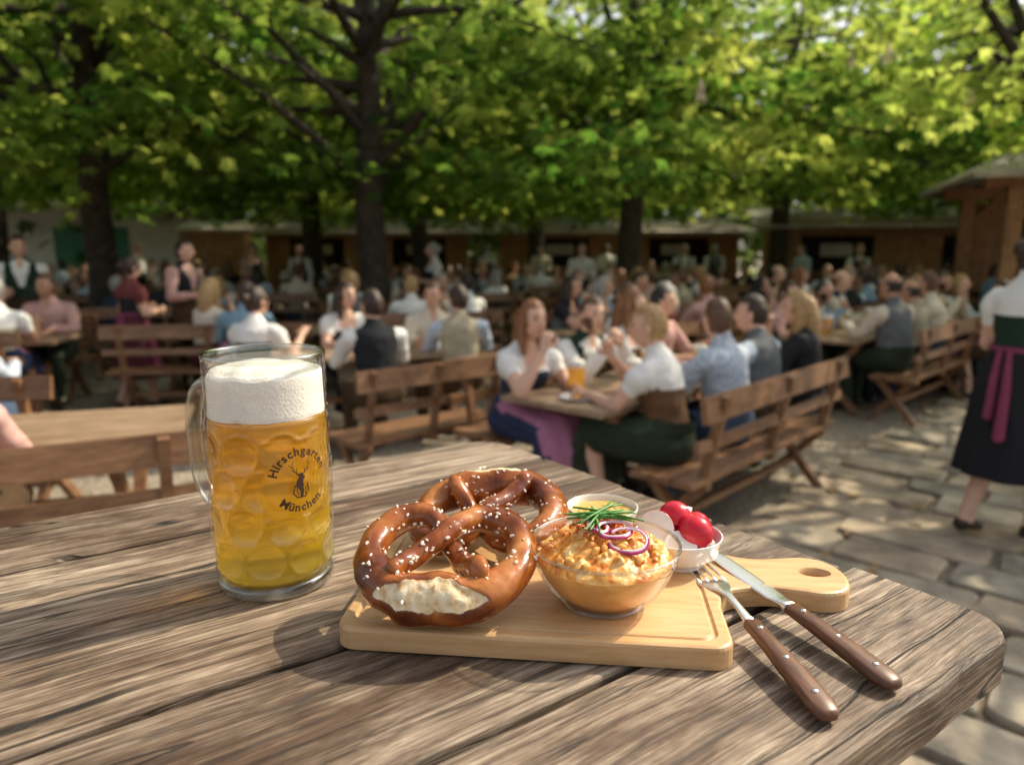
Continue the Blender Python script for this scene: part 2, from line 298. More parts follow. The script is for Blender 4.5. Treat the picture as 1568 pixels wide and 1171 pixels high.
# ------------------------------------------------------------------ foreground table
def outline(x0,x1,y0,y1,r00=0,r01=0,k=8):
    pts=[]
    def arc(cx,cy,r,a0,a1):
        for i in range(k+1):
            a=math.radians(a0+(a1-a0)*i/k); pts.append((cx+r*math.cos(a),cy+r*math.sin(a)))
    if r00: arc(x0+r00,y0+r00,r00,180,270)
    else: pts.append((x0,y0))
    n=60
    for i in range(1,n): pts.append((x0+(x1-x0)*i/n, y0+.0018*noise.noise(Vector((i*.7,y0*9,0)))))
    pts.append((x1,y0)); pts.append((x1,y1))
    for i in range(n-1,0,-1): pts.append((x0+(x1-x0)*i/n, y1+.0018*noise.noise(Vector((i*.7,y1*9,3)))))
    if r01: arc(x0+r01,y1-r01,r01,90,180)
    else: pts.append((x0,y1))
    return pts
def slab(mb,pts,z0,z1,bv,m=0):
    n=len(pts); P=[Vector(q) for q in pts]; ins=[]
    for i in range(n):
        a=(P[i]-P[i-1]); c=(P[(i+1)%n]-P[i]); d=(a.normalized()+c.normalized()); 
        nn=Vector((-d.y,d.x)); nn=nn.normalized() if nn.length>1e-9 else Vector((0,0)); ins.append(nn)
    ar=sum(P[i-1].x*P[i].y-P[i].x*P[i-1].y for i in range(n)); sg=1 if ar>0 else -1
    rings=[(0,z0),(0,z1-bv),(bv*.3,z1-bv*.3),(bv,z1)]; vs=[]
    for off,z in rings:
        for i in range(n): q=P[i]+ins[i]*off*sg; vs.append((q.x,q.y,z))
    fs=[]
    for k in range(3):
        for i in range(n):
            j=(i+1)%n; fs.append((k*n+i,k*n+j,(k+1)*n+j,(k+1)*n+i))
    fs.append(tuple(3*n+i for i in range(n))); fs.append(tuple(reversed(range(n))))
    mb.add(vs,fs,m)
TW=.752; PY=[0,.138,.300,.452,.604,TW]; NP=5
tab=empty('rustic_wooden_table'); fg(tab,-.036,1.155,0,math.atan2(-.595,-.804))
for i in range(NP):
    mb=MB(); y0=PY[i]+(.0042 if i else 0); y1=PY[i+1]-(.0042 if i<NP-1 else 0)
    slab(mb,outline(random.uniform(-.004,.006),2.3,y0,y1,.055 if i==0 else 0,.045 if i==NP-1 else 0),-.036,[-.0002,-.0020,0,-.0016,-.0002][i],.0030 if 0<i<NP-1 else .004)
    o=mb.obj('plank_%d'%(i+1),[M_table],False,tab)
mb=MB()
for y in PY[1:-1]: mb.box((1.17,y,-.045),(2.24,.03,.012))
mb.obj('gap_shade_strips',[M_gap],False,tab)  # added dark strips that paint the shade seen down the plank gaps
mb=MB()
for x in (.35,1.95):
    mb.beam((x,.08,-.09),(x,TW-.08,-.09),.07,.06)
    zb=-(ZT/S)
    mb.beam((x,.12,-.11),(x,TW-.12,zb+.02),.06,.06,up=(1,0,0)); mb.beam((x+.065,TW-.12,-.11),(x+.065,.12,zb+.02),.06,.06,up=(1,0,0))
mb.beam((.35,TW/2,-.48),(1.95,TW/2,-.48),.05,.06)
mb.obj('trestle_legs',[M_garden],False,tab,.004)
# ------------------------------------------------------------------ beer mug
mug=empty('beer_mug'); fg(mug,-.217,.640)
phiT=math.radians(-45)
def dimple(z,a):
    if z<.022 or z>.152: return 0
    d=0
    for row in range(4):
        zc=.036+row*.0315
        nn=9
        for k in range(nn):
            ac=2*math.pi*(k+(.5 if row%2 else 0))/nn
            da=(a-ac+math.pi)%(2*math.pi)-math.pi
            q=math.hypot(da*.052,z-zc)/.0168
            if q<1.25:
                d=min(d,-.0032*max(0,1-q*q)**1.2) if q<1 else d
                d+= .0009*math.exp(-((q-1.0)/.11)**2)
    da=(a-phiT+math.pi)%(2*math.pi)-math.pi
    q=max(abs(da*.053)/.033,abs(z-.107)/.034)
    k=min(1,max(0,(q-.9)/.15)); d*=k
    if .9<q<1.1: d+=.0008*math.exp(-((q-1)/.05)**2)
    return d
prof=[(.0,.0),(.03,.0),(.046,.0),(.0495,.002),(.051,.006),(.0505,.012),(.0500,.018)]
prof+=[(.0515+.0015*min(1,(z-.02)/.03),z) for z in np.linspace(.021,.154,90)]
prof+=[(.0520,.157),(.0515,.161),(.0518,.168),(.052,.185),(.052,.205),(.0518,.2095)]
v,f=lathe(prof,200,lambda r,z,a: r+(dimple(z,a) if r>.0505 and .02<z<.155 else 0))
mb=MB(); mb.add(v,f); mb.obj('glass_body',[M_glass],True,mug)
mb=MB(); v,f=lathe([(.0518,.2060),(.0524,.2085),(.0522,.2108),(.0510,.2120),(.0497,.2110),(.0492,.2085),(.0490,.204),(.0489,.197)],120); mb.add(v,f)
v,f=lathe([(.0,.0005),(.0485,.0005),(.0508,.003),(.0512,.007),(.0506,.011),(.046,.013),(0,.012)],120); mb.add(v,f)
mb.obj('rim_and_base',[M_hglass],True,mug)
bp_=[(0,.0125),(.040,.0125),(.0455,.014),(.0480,.0175)]+[(.0500,z) for z in np.linspace(.021,.154,90)]+[(.0495,.1575),(0,.1575)]
v,f=lathe(bp_,200,lambda r,z,a: r+(dimple(z,a)*1.1 if r>.0488 and .02<z<.155 else 0))
mb=MB(); mb.add(v,f); mb.obj('beer',[M_beer],True,mug)
fp=[(0,.1570),(.0494,.1572),(.0496,.161),(.0492,.166),(.0488,.178),(.0488,.188),(.0484,.1925),(.0462,.1955),(.040,.1985),(.024,.2010),(0,.2020)]
fp2=[]
for i in range(len(fp)-1):
    for k in range(4): fp2.append(tuple(np.array(fp[i])+(np.array(fp[i+1])-np.array(fp[i]))*k/4))
fp2.append(fp[-1])
v,f=lathe(fp2,90); v=[(x,y,z+(.0026*noise.noise(Vector((x*55,y*55,z*40))) if z>.190 else .0020*noise.noise(Vector((x*50,y*50,0))) if z<.160 else 0)) for x,y,z in v]
mb=MB(); mb.add(v,f); mb.obj('foam_head',[M_foam],True,mug)
ha=math.radians(109+42)
hp=catmull([(.050,.172),(.066,.178),(.088,.170),(.098,.145),(.098,.11),(.092,.078),(.074,.060),(.050,.056)],8)
mb=MB(); v,f=tube([(r*math.cos(ha),r*math.sin(ha),z) for r,z in hp],[.0078]*len(hp),14); mb.add(v,f)
mb.obj('handle',[M_hglass],True,mug)
def cyl(x,y,r=.0543): 
    a=phiT+x/r; return (r*math.cos(a),r*math.sin(a),.108+y)
mb=MB()
def glyph(ch,size):
    cu=bpy.data.curves.new('t','FONT'); cu.body=ch; cu.size=size; cu.align_x='CENTER'; cu.resolution_u=3; cu.offset=size*.028
    ob=bpy.data.objects.new('t',cu); COL.objects.link(ob); bpy.context.view_layer.update()
    me=bpy.data.meshes.new_from_object(ob.evaluated_get(bpy.context.evaluated_depsgraph_get()))
    vs=[(q.co.x,q.co.y) for q in me.vertices]; fs=[tuple(q.vertices) for q in me.polygons]
    bpy.data.objects.remove(ob); return vs,fs
def arctext(word,rad,a0,a1,size,top=True):
    wd={'i':.55,'r':.75,'t':.7,'H':1.25,'M':1.45,'s':.9}
    ws=[wd.get(c,1) for c in word]; tot=sum(ws); acc=0
    for i,ch in enumerate(word):
        a=math.radians(a0+(a1-a0)*(acc+ws[i]/2)/tot); acc+=ws[i]
        vs,fs=glyph(ch,size); rot=a-math.pi/2 if top else a+math.pi/2
        cx,cy=rad*math.cos(a),rad*math.sin(a)
        P=[(cx+x*math.cos(rot)-y*math.sin(rot),cy+x*math.sin(rot)+y*math.cos(rot)) for x,y in vs]
        mb.add([cyl(x,y) for x,y in P],fs)
arctext('Hirschgarten',.0208,170,10,.0104); arctext('München',.0282,224,316,.0104,False)
def stroke(pts,w0,w1):
    pts=[Vector(q)*1.2 for q in pts]; vs=[];n=len(pts)
    for i in range(n):
        d=(pts[min(i+1,n-1)]-pts[max(i-1,0)]).normalized(); q=Vector((-d.y,d.x))*(w0+(w1-w0)*i/(n-1))*1.1; vs+=[pts[i]+q,pts[i]-q]
    mb.add([cyl(a.x,a.y-.001) for a in vs],[(2*i,2*i+1,2*i+3,2*i+2) for i in range(n-1)])
for sg in(-1,1):
    stroke([(sg*.0012,.004),(sg*.004,.006),(sg*.0062,.010),(sg*.0055,.0145)],.0005,.0002)
    stroke([(sg*.0045,.0065),(sg*.0075,.0085)],.0004,.0002); stroke([(sg*.006,.0095),(sg*.0088,.0125)],.0004,.0002); stroke([(sg*.003,.0055),(sg*.0028,.0095)],.0004,.0002)
stroke([(0,.005),(.0004,.002),(-.001,-.001),(-.001,-.005)],.0016,.0034)
stroke([(.0004,.0035),(.0030,.0012)],.0014,.0007); stroke([(-.0012,.0035),(-.0035,.0042)],.0006,.0003)
stroke([(-.0045,-.003),(-.0062,-.009),(-.003,-.0125),(.003,-.0125),(.0055,-.008),(.0048,-.003)],.0006,.0006)
stroke([(-.001,-.004),(.0005,-.008),(0,-.0125)],.0022,.0012); stroke([(-.0035,-.005),(-.0025,-.011)],.0004,.0004); stroke([(.0035,-.005),(.003,-.011)],.0004,.0004)
mb.obj('printed_emblem',[M_print],False,mug)
mb=MB()
for i in range(200):
    a=math.radians(-71)+random.uniform(-1.5,1.5); z=random.uniform(.16,.204) if i%3 else random.uniform(.02,.155); r=.0521 if z>.157 else .0528
    q=random.uniform(.0003,.0008); mb.ell((r*math.cos(a),r*math.sin(a),z),(q,q,q*1.2),0,6,4)
mb.obj('condensation',[M_drop],True,mug)
# ------------------------------------------------------------------ cutting board
board=empty('cutting_board'); fg(board,.024,.605,0,math.radians(-6.2))
BL,BW,BT=.149,.104,.018
def rrect(x0,x1,y0,y1,r,k=6):
    pts=[]
    for cx,cy,a0 in((x0+r,y0+r,180),(x1-r,y0+r,270),(x1-r,y1-r,0),(x0+r,y1-r,90)):
        for i in range(k+1):
            a=math.radians(a0+90*i/k); pts.append((cx+r*math.cos(a),cy+r*math.sin(a)))
    return pts
hy=.031
pts=rrect(-BL,BL,-BW,BW,.016)
right=[(BL,hy-.068),(BL+.006,hy-.046),(BL+.02,hy-.036),(BL+.045,hy-.030),(BL+.07,hy-.033),(BL+.09,hy-.037),(BL+.108,hy-.030),(BL+.117,hy-.012),(BL+.117,hy+.012),(BL+.108,hy+.03),(BL+.09,hy+.038),(BL+.07,hy+.034),(BL+.045,hy+.030),(BL+.022,hy+.036),(BL+.007,hy+.05),(BL,hy+.066)]
rs=[tuple(q) for q in catmull(right,4)]
pts=pts[:14]+rs+[(BL-.004,BW-.004)]+[(BL-.012,BW)]+pts[21:]
mb=MB(); slab(mb,pts,0.0005,BT,.003); ob=mb.obj('board_body',[M_board],False,board)
cut=MB(); v,f=tube([(BL+.092,hy+.004,-.01),(BL+.092,hy+.004,.04)],[.0095,.0095],24,False); v=[Vector((p.x+(p.x-(BL+.092))*.5,p.y,p.z)) for p in v]; cut.add(v,f)
gp=rrect(-BL+.012,BL-.012,-BW+.012,BW-.012,.012)
n=len(gp); gv=[];gf=[]
for (x,y) in gp:
    d=Vector((x,y)).normalized()
    for i in range(8):
        a=2*math.pi*i/8; gv.append((x+math.cos(a)*.0032*d.x,y+math.cos(a)*.0032*d.y,BT+.0006+math.sin(a)*.0032))
for i in range(n):
    for j in range(8): gf.append((i*8+j,((i+1)%n)*8+j,((i+1)%n)*8+(j+1)%8,i*8+(j+1)%8))
cut2=MB(); cut2.add(gv,gf)
for c in(cut,cut2):
    cm=c.obj('cutter',[M_board],True); cm.parent=board
    bm_=ob.modifiers.new('bool','BOOLEAN'); bm_.operation='DIFFERENCE'; bm_.solver='EXACT'; bm_.object=cm
bpy.context.view_layer.update(); dg=bpy.context.evaluated_depsgraph_get()
nm=bpy.data.meshes.new_from_object(ob.evaluated_get(dg)); ob.modifiers.clear(); ob.data=nm
for c in [q for q in bpy.data.objects if q.name.startswith('cutter')]: bpy.data.objects.remove(c)
# ------------------------------------------------------------------ pretzels
def pretzel(name,a,seed):
    rnd=random.Random(seed)
    half=[(0,-.70,.30,0),(.32,-.69,.285,0),(.64,-.53,.235,0),(.88,-.17,.195,0),(.89,.26,.18,0),(.66,.60,.175,0),(.34,.64,.165,.02),(.10,.40,.15,.10),(-.06,.14,.14,.16),(-.26,-.12,.13,.14),(-.42,-.34,.12,.18),(-.50,-.50,.10,.24)]
    right=half; left=[(-x,y,r,z*(-.3) if 5<i<10 else z) for i,(x,y,r,z) in enumerate(half)]
    allp=list(reversed(left))[:-1]+right
    P=catmull(allp,14); n=len(P)
    seg=48; mb=MB()
    pts=[Vector((q[0]*a,q[1]*a*1.0,q[3]*a)) for q in P]; rad=[q[2]*a*(1+.09*noise.noise(Vector((i*.09,seed,0)))) for i,q in enumerate(P)]
    v,f=tube(pts,rad,seg,True)
    V2=[]; sp=[]
    for p_ in v:
        p_=Vector(p_); d=noise.noise(p_*45+Vector((seed,0,0)))*.0020+noise.noise(p_*150)*.0004
        c=p_; s_=0
        if c.y<-.45*a and abs(c.x)<.75*a:
            yy=-(c.y+.70*a); ang=math.atan2(c.z,yy); xx=abs(c.x+.04*a)/(.66*a)
            wd=.66*max(0,1-xx*xx)**.6
            ctr=.92+.12*noise.noise(Vector((c.x*60,seed,0)))+.10*noise.noise(Vector((c.x*170,seed,4)))
            s_=max(0,min(1,(wd-abs(ang-ctr))/.26+.5)) if wd>0 else 0
        sp.append(s_)
        V2.append(p_+Vector((d,d,d))+ (Vector((0,.0,-1))*(.0018*s_) + Vector((0,1,0))*.0016*s_ + Vector((0,-1,1))*noise.noise(p_*160)*.0010*s_))
    mb.add(V2,f)
    root=empty(name); o=mb.obj('crust',[M_prz],True,root)
    at=o.data.attributes.new('split','FLOAT','POINT'); at.data.foreach_set('value',sp)
    sb=MB(); cnt=0
    while cnt<200:
        k=rnd.randrange(6,n-6); th=rnd.uniform(-.3,math.pi+.3)
        if noise.noise(Vector((k*.12,th*1.3,seed*3)))<-.02 and rnd.random()<.9: cnt+=.15; continue
        c=pts[k]; tt=(pts[k+1]-pts[k-1]).normalized(); side=Vector((0,0,1)).cross(tt).normalized()
        q=c+(side*math.cos(th)+Vector((0,0,1))*math.sin(th))*rad[k]*1.0
        if q.y<-.6*a and abs(q.x)<.55*a and rnd.random()<.7: cnt+=.3; continue
        s_=rnd.uniform(.0007,.0018)
        R=Matrix.Rotation(rnd.uniform(0,6),3,'Z')@Matrix.Rotation(rnd.uniform(0,6),3,'X')
        sb.ell(q,(s_*1.5,s_,s_*.7),0,5,4,R); cnt+=1
    sb.obj('salt_grains',[M_salt],False,root)
    return root
pz=pretzel('soft_pretzel',.067,1); fg(pz,-.053,.560,.058,0); pz.rotation_euler=(math.radians(21),math.radians(0),math.radians(-6))
pz2=pretzel('soft_pretzel',.070,5); fg(pz2,-.024,.680,.048,0); pz2.rotation_euler=(math.radians(-13),math.radians(5),math.radians(172))
# ------------------------------------------------------------------ glass bowl with cheese spread
bowl=empty('glass_bowl_of_cheese_spread'); fg(bowl,.074,.561,BT); bowl.scale=(S*1.04,)*3
bo=[(0,0),(.028,0),(.031,.001),(.033,.004),(.042,.012),(.050,.024),(.0555,.037),(.0575,.045),(.0582,.0475)]
bo=[(max(0,q[0]),q[1]) for q in catmull([(r,z) for r,z in bo],3)]
v,f=lathe(bo,72); mb=MB(); mb.add(v,f); mb.obj('bowl_glass',[M_bowlg],True,bowl)
mb=MB(); v,f=lathe([(.0578,.0462),(.0588,.0476),(.0586,.0490),(.0574,.0494),(.0564,.0484),(.0566,.0466)],96); mb.add(v,f)
v,f=lathe([(.0,.0003),(.029,.0003),(.0325,.0012),(.033,.0032),(.030,.0042)],72); mb.add(v,f); mb.obj('bowl_rim',[M_hglass],True,bowl)
cp=[(0,.0050),(.030,.0054),(.039,.0130),(.047,.0238),(.0520,.034),(.0526,.037)]
v,f=lathe(cp,110); mb=MB(); mb.add([(x*(1+.006*noise.noise(Vector((x*60,y*60,z*60)))),y,z) for x,y,z in v],f,1)
cp=[(.0526,.037)]+[(r,.0385+.018*(1-(r/.053)**2)) for r in np.linspace(.0515,0,26)]
v,f=lathe(cp,110)
def chunk(x,y,z):
    p_=Vector((x,y,z)); d=noise.noise(p_*95)*.0038+noise.noise(p_*210)*.0018
    k=0 if z<.038 else min(1,(z-.038)/.004); return (x+d*.5*k,y+d*.4*k,z+d*1.25*k)
mb.add([chunk(*p_) for p_ in v],f)
for i in range(90):
    r_=random.uniform(.005,.046); a=random.uniform(0,6.28); z=.0385+.018*(1-(r_/.053)**2); q=random.uniform(.0018,.0046)
    mb.ell((r_*math.cos(a),r_*math.sin(a),z+.0005),(q*1.3,q,q*.8),0,8,6,Matrix.Rotation(a*3,3,'Z')@Matrix.Rotation(a,3,'X'))
mb.obj('cheese_spread',[M_obz,M_obs],True,bowl)
mb=MB()
for i in range(480):
    r_=abs(random.gauss(0,.014)); a=random.uniform(0,6.28); z=.0408+.018*(1-(r_/.053)**2)+.002; q=random.uniform(.0003,.001)
    mb.ell((r_*math.cos(a)-.001,r_*math.sin(a)+.004,z+random.uniform(-.001,.0025)),(q*1.5,q,q),0,5,3,Matrix.Rotation(a*3,3,'Z'))
mb.obj('paprika_flakes',[M_pap],False,bowl)
mb=MB()
def ring(c,R_,tilt,rz,rt=.0013,a0=0,a1=360):
    Rm=Matrix.Rotation(rz,3,'Z')@Matrix.Rotation(tilt,3,'X')
    P=[Vector(c)+Rm@Vector((R_*math.cos(math.radians(a)),R_*.82*math.sin(math.radians(a)),.0006*math.sin(math.radians(a*3)))) for a in np.linspace(a0,a1,40)]
    mb.tube(P,rt,8,0,True); mb.tube([p_+Vector((0,0,.0006))-(p_-Vector(c))*.09 for p_ in P],rt*.85,8,1,True)
ring((.006,-.010,.062),.0135,.25,.3); ring((.015,-.020,.0575),.0150,.5,-.2,a0=-160,a1=150); ring((-.006,-.006,.0625),.010,.15,1.5,a0=0,a1=300)
mb.obj('onion_rings',[M_onionp,M_onionw],True,bowl)
mb=MB()
for i in range(13):
    a=random.gauss(.45 if i%2 else -.1,.22)+(math.pi/2.2 if i%4==0 else 0); L_=random.uniform(.022,.036); c=Vector((random.gauss(-.004,.004),random.gauss(.004,.005),.0655+i*.0004))
    d=Vector((math.cos(a),math.sin(a)*.9,random.uniform(-.05,.12)))
    mb.tube([c-d*L_*.8,c-d*L_*.3+Vector((0,0,.001)),c+d*L_*.4+Vector((0,0,.0008)),c+d*L_],[.0008,.001,.001,.0006],6)
mb.obj('chives',[M_chive],True,bowl)
# ------------------------------------------------------------------ dishes
def dish(name,R_,h):
    root=empty(name)
    pr=[(0,.0),(R_*.55,0),(R_*.60,.0015),(R_*.62,.003),(R_*.82,h*.35),(R_*.95,h*.75),(R_,h*.97),(R_*.995,h),(R_*.965,h*.985),(R_*.90,h*.7),(R_*.75,h*.36),(R_*.5,.0055),(0,.005)]
    v,f=lathe([(max(0,q[0]),q[1]) for q in catmull(pr,3)],56); mb=MB(); mb.add(v,f); mb.obj('dish_body',[M_porc],True,root); return root
md=dish('mustard_dish',.0355,.029); fg(md,.090,.705,BT)
v,f=lathe([(.0325,.021),(.0315,.0225)]+[(r,.0225+.0035*(1-r/.031)+.0012*math.sin(r*900)) for r in np.linspace(.030,0,16)],56)
mb=MB(); mb.add([(x,y,z+.0014*noise.noise(Vector((x*80,y*80,2)))) for x,y,z in v],f); mb.obj('mustard',[M_must],True,md)
rd=dish('radish_dish',.039,.028); fg(rd,.151,.636,BT)
def radish(c,r_,cutn=None,rot=(0,0,0)):
    v,f=sphere(24,16); vs=[Vector(p_)*r_ for p_ in v]
    mb=MB()
    if cutn is None:
        vs=[Vector((p_.x,p_.y,p_.z*1.02+ (.25*r_*max(0,1-math.hypot(p_.x,p_.y)/(r_*.25))*(1 if p_.z>0 else -.6)))) for p_ in vs]
        R=Matrix.Rotation(rot[0],3,'X')@Matrix.Rotation(rot[1],3,'Y'); mb.add([R@p_+Vector(c) for p_ in vs],f,[1 if (vs[q[0]].z>r_*1.12) else 0 for q in f])
    else:
        nrm=Vector(cutn).normalized(); qt=Vector((0,0,1)).rotation_difference(nrm)
        prof=[(r_*math.sin(a),r_*.9*math.cos(a)) for a in np.linspace(math.pi,math.pi/2,14)]
        v,f=lathe(prof+[(r_*.985,.0004)],28); mb.add([qt@Vector(p_)+Vector(c) for p_ in v],f,0)
        v,f=lathe([(r_*.985,.0004),(r_*.90,.0007),(r_*.5,.0009),(0,.0010)],28); mb.add([qt@Vector(p_)+Vector(c) for p_ in v],f,1)
    return mb
rads=[((-.001,.013,.038),.0150,None,(.4,.9,0)),((.014,-.006,.031),.0158,None,(2.2,.6,0)),((-.021,-.002,.033),.0165,(-.30,-.80,.25),0),((-.002,-.019,.024),.0145,(-.1,-.70,.85),0),((.019,.012,.030),.013,None,(1,2,0)),((.023,-.013,.018),.0115,(.3,-.75,.6),0)]
allr=MB()
for c,r_,cn,ro in rads:
    q=radish(c,r_,cn,ro if ro else (0,0,0)); allr.add(q.v,q.f,q.m)
allr.obj('radishes',[M_radr,M_radw],True,rd)
# ------------------------------------------------------------------ cutlery
def cutlery(name,tip,end,ztip,zend):
    root=empty(name); a=math.atan2(end[1]-tip[1],end[0]-tip[0]); L_=math.hypot(end[0]-tip[0],end[1]-tip[1])
    fg(root,tip[0],tip[1],ztip,0); root.rotation_euler=(0,math.atan2(ztip-zend,L_),a); return root,L_
def loftx(mb,secs,m=0):
    n=12; vs=[];fs=[]
    for x,w_,zc,h_ in secs:
        for j in range(n):
            q=2*math.pi*j/n; c,s_=math.cos(q),math.sin(q)
            vs.append((x,w_*math.copysign(abs(c)**.55,c),zc+h_*math.copysign(abs(s_)**.7,s_)))
    for i in range(len(secs)-1):
        for j in range(n):
            k=(j+1)%n; fs.append((i*n+j,i*n+k,(i+1)*n+k,(i+1)*n+j))
    fs.append(tuple(reversed(range(n)))); fs.append(tuple((len(secs)-1)*n+j for j in range(n))); mb.add(vs,fs,m)
def handle(root,x0,x1,w0,w1):
    mb=MB(); L_=x1-x0
    loftx(mb,[(x0,w0*.8,.005,.0030),(x0+.002,w0,.005,.0042),(x0+L_*.3,w0*1.02,.0055,.0052),(x0+L_*.65,w1*.98,.0055,.0054),(x1-.012,w1*1.05,.005,.0050),(x1-.003,w1*.85,.005,.0042),(x1,w1*.55,.005,.003)])
    mb.obj('wooden_handle',[M_hand],True,root)
    mb=MB()
    for k in(.14,.48,.82):
        v,f=lathe([(0,.0112),(.0018,.0112),(.0022,.0105),(.0022,.005)],16); mb.add([(p_[0]+x0+L_*k,p_[1],p_[2]) for p_ in v],f)
    mb.obj('rivets',[M_steel],True,root)
fk,L_=cutlery('fork',(.161,.662),(.203,.424),.0215,.0015)
mb=MB()
for y in(-.0114,-.0038,.0038,.0114):
    loftx(mb,[(0,.0005,.0045,.0005),(.004,.0010,.003,.0008),(.025,.0013,.0002,.0009),(.058,.0015,.0005,.0011),(.070,.0022,.0012,.0011)])
    m0=len(mb.v)-12*5
    for i in range(m0,len(mb.v)): q=mb.v[i]; k=1 if q[0]>.01 else .93; mb.v[i]=(q[0],q[1]+y*k,q[2])
loftx(mb,[(.064,.0128,.0008,.0010),(.072,.0134,.0018,.0011),(.081,.0108,.0035,.0012),(.089,.0058,.0052,.0013),(.098,.0034,.0062,.0015),(.115,.0032,.0060,.0016),(.128,.0042,.0052,.0018),(.136,.005,.005,.002)])
mb.obj('fork_head',[M_steel],True,fk); handle(fk,.134,L_,.0066,.0092)
kn,L_=cutlery('table_knife',(.184,.655),(.262,.458),.0200,.0015)
mb=MB(); loftx(mb,[(0,.001,.002,.0004),(.006,.0055,.002,.0006),(.02,.0085,.0022,.0007),(.06,.0092,.0030,.0009),(.09,.0086,.0040,.0011),(.098,.0065,.0046,.0018),(.104,.0062,.005,.0028),(.110,.0066,.005,.0036)])
mb.obj('knife_blade',[M_steel],True,kn); handle(kn,.108,L_,.0070,.0096)
# ------------------------------------------------------------------ garden furniture
def table_mesh():
    mb=MB(); L_=2.0; W=.74
    for i in range(5): mb.box((0,-W/2+W/10+i*W/5,.735),(L_,W/5-.006,.032),0)
    for x in(-.72,.72):
        mb.box((x,0,.70),(.07,W-.1,.04),1)
        mb.beam((x-.03,-.30,.68),(x-.03,.30,.02),.055,.055,1,(1,0,0)); mb.beam((x+.03,.30,.68),(x+.03,-.30,.02),.055,.055,1,(1,0,0))
    mb.beam((-.72,0,.36),(.72,0,.36),.05,.05,1)
    return mb.mesh('garden_table',[M_gtop,M_garden],False)
def bench_mesh():
    mb=MB(); L_=1.9
    for i in range(3): mb.box((0,-.13+i*.125,.44),(L_,.115,.032),0)
    mb.box((0,-.235,.83),(L_,.032,.13),0,Matrix.Rotation(-.16,3,'X')); mb.box((0,-.205,.64),(L_,.028,.06),0,Matrix.Rotation(-.16,3,'X'))
    for x in(-.78,0,.78):
        mb.beam((x,-.155,.40),(x,-.255,.885),.05,.045,0,(1,0,0))
        mb.box((x,0,.405),(.06,.38,.04),0)
        if x: 
            mb.beam((x-.026,-.20,.02),(x-.026,.13,.40),.05,.05,0,(1,0,0)); mb.beam((x+.026,.20,.02),(x+.026,-.15,.40),.05,.05,0,(1,0,0))
    mb.beam((-.78,0,.2),(.78,0,.2),.04,.04)
    return mb.mesh('wooden_bench',[M_garden],False)
ME_T=table_mesh(); ME_B=bench_mesh()
def put(me,name,x,y,rz,z=0,sc=1):
    o=bpy.data.objects.new(name,me); COL.objects.link(o); o.location=(x,y,z); o.rotation_euler=(0,0,rz); o.scale=(sc,)*3 if not hasattr(sc,'__len__') else sc; return o
mb=MB(); v,f=lathe([(0,0),(.046,0),(.05,.004),(.05,.15),(.049,.152),(0,.152)],20); mb.add(v,f,0)
v,f=lathe([(.05,.152),(.0505,.18),(.046,.188),(0,.19)],20); mb.add(v,f,1)
mb.tube([(.05,0,.155),(.085,0,.15),(.092,0,.10),(.08,0,.05),(.05,0,.04)],.008,8,2)
v,f=lathe([(.0525,.0),(.053,.2),(.0515,.2),(.051,.19)],20); mb.add(v,f,2)
ME_M=mb.mesh('beer_mug_small',[beermat('lager_beer_small',.75,(1,.84,.16),(1,.74,.08),(1,.68,.06)),M_foam,M_glass])
mb=MB(); v,f=lathe([(0,0),(.07,0),(.12,.015),(.118,.018),(.07,.006),(0,.006)],24); mb.add(v,f,0); mb.ell((.02,.01,.02),(.05,.04,.022),1); mb.ell((-.04,.0,.015),(.03,.03,.02),2)
ME_P=mb.mesh('plate_of_food',[M_porc,M_pret2,M_obz])
# ------------------------------------------------------------------ people
def cloth(name,c,var=.12):
    return simple(name,c,.85,var=var,scale=25,bump=.004,bscale=22,spec=.2)
SK=[simple('skin_%d'%i,c,.5,var=.08,scale=14) for i,c in enumerate([(.70,.42,.30),(.62,.35,.24),(.52,.28,.18)])]
HR=[simple('hair_%d'%i,c,.5,var=.45,scale=60,bump=.004,bscale=90) for i,c in enumerate([(.04,.02,.012),(.12,.06,.03),(.42,.26,.11),(.018,.013,.010),(.36,.34,.31),(.24,.10,.035)])]
SH=dict(white=cloth('white_cotton',(.80,.79,.76),.04),blue=cloth('blue_linen',(.20,.32,.42)),check=cloth('gingham_cotton',(.42,.47,.55)),cream=cloth('cream_linen',(.68,.60,.48)),pink=cloth('pink_cotton',(.60,.36,.32)),grey=cloth('grey_cotton',(.32,.34,.36)),dark=cloth('black_cotton',(.025,.025,.03)),red=cloth('red_cotton',(.15,.04,.04)),lblue=cloth('light_blue_cotton',(.44,.54,.64)))
VS=dict(green=cloth('green_loden',(.018,.04,.027)),black=cloth('dark_loden',(.02,.022,.026)),brown=cloth('brown_suede',(.14,.075,.04)),beige=cloth('beige_linen',(.40,.35,.25)),navy=cloth('navy_wool',(.03,.045,.08)),grey=cloth('grey_wool',(.14,.15,.16)))
LW=dict(leather=cloth('leather_breeches',(.07,.042,.022)),black=cloth('black_skirt',(.018,.018,.022)),navy=cloth('navy_skirt',(.03,.04,.09)),jeans=cloth('denim',(.06,.09,.15)),wine=cloth('wine_skirt',(.09,.02,.03)),green=cloth('green_skirt',(.03,.042,.026)))
AP=dict(pink=cloth('pink_apron',(.42,.17,.27)),wine=cloth('wine_apron',(.24,.05,.10)),green=cloth('green_apron',(.05,.075,.042)),cream=cloth('cream_apron',(.55,.5,.42)))
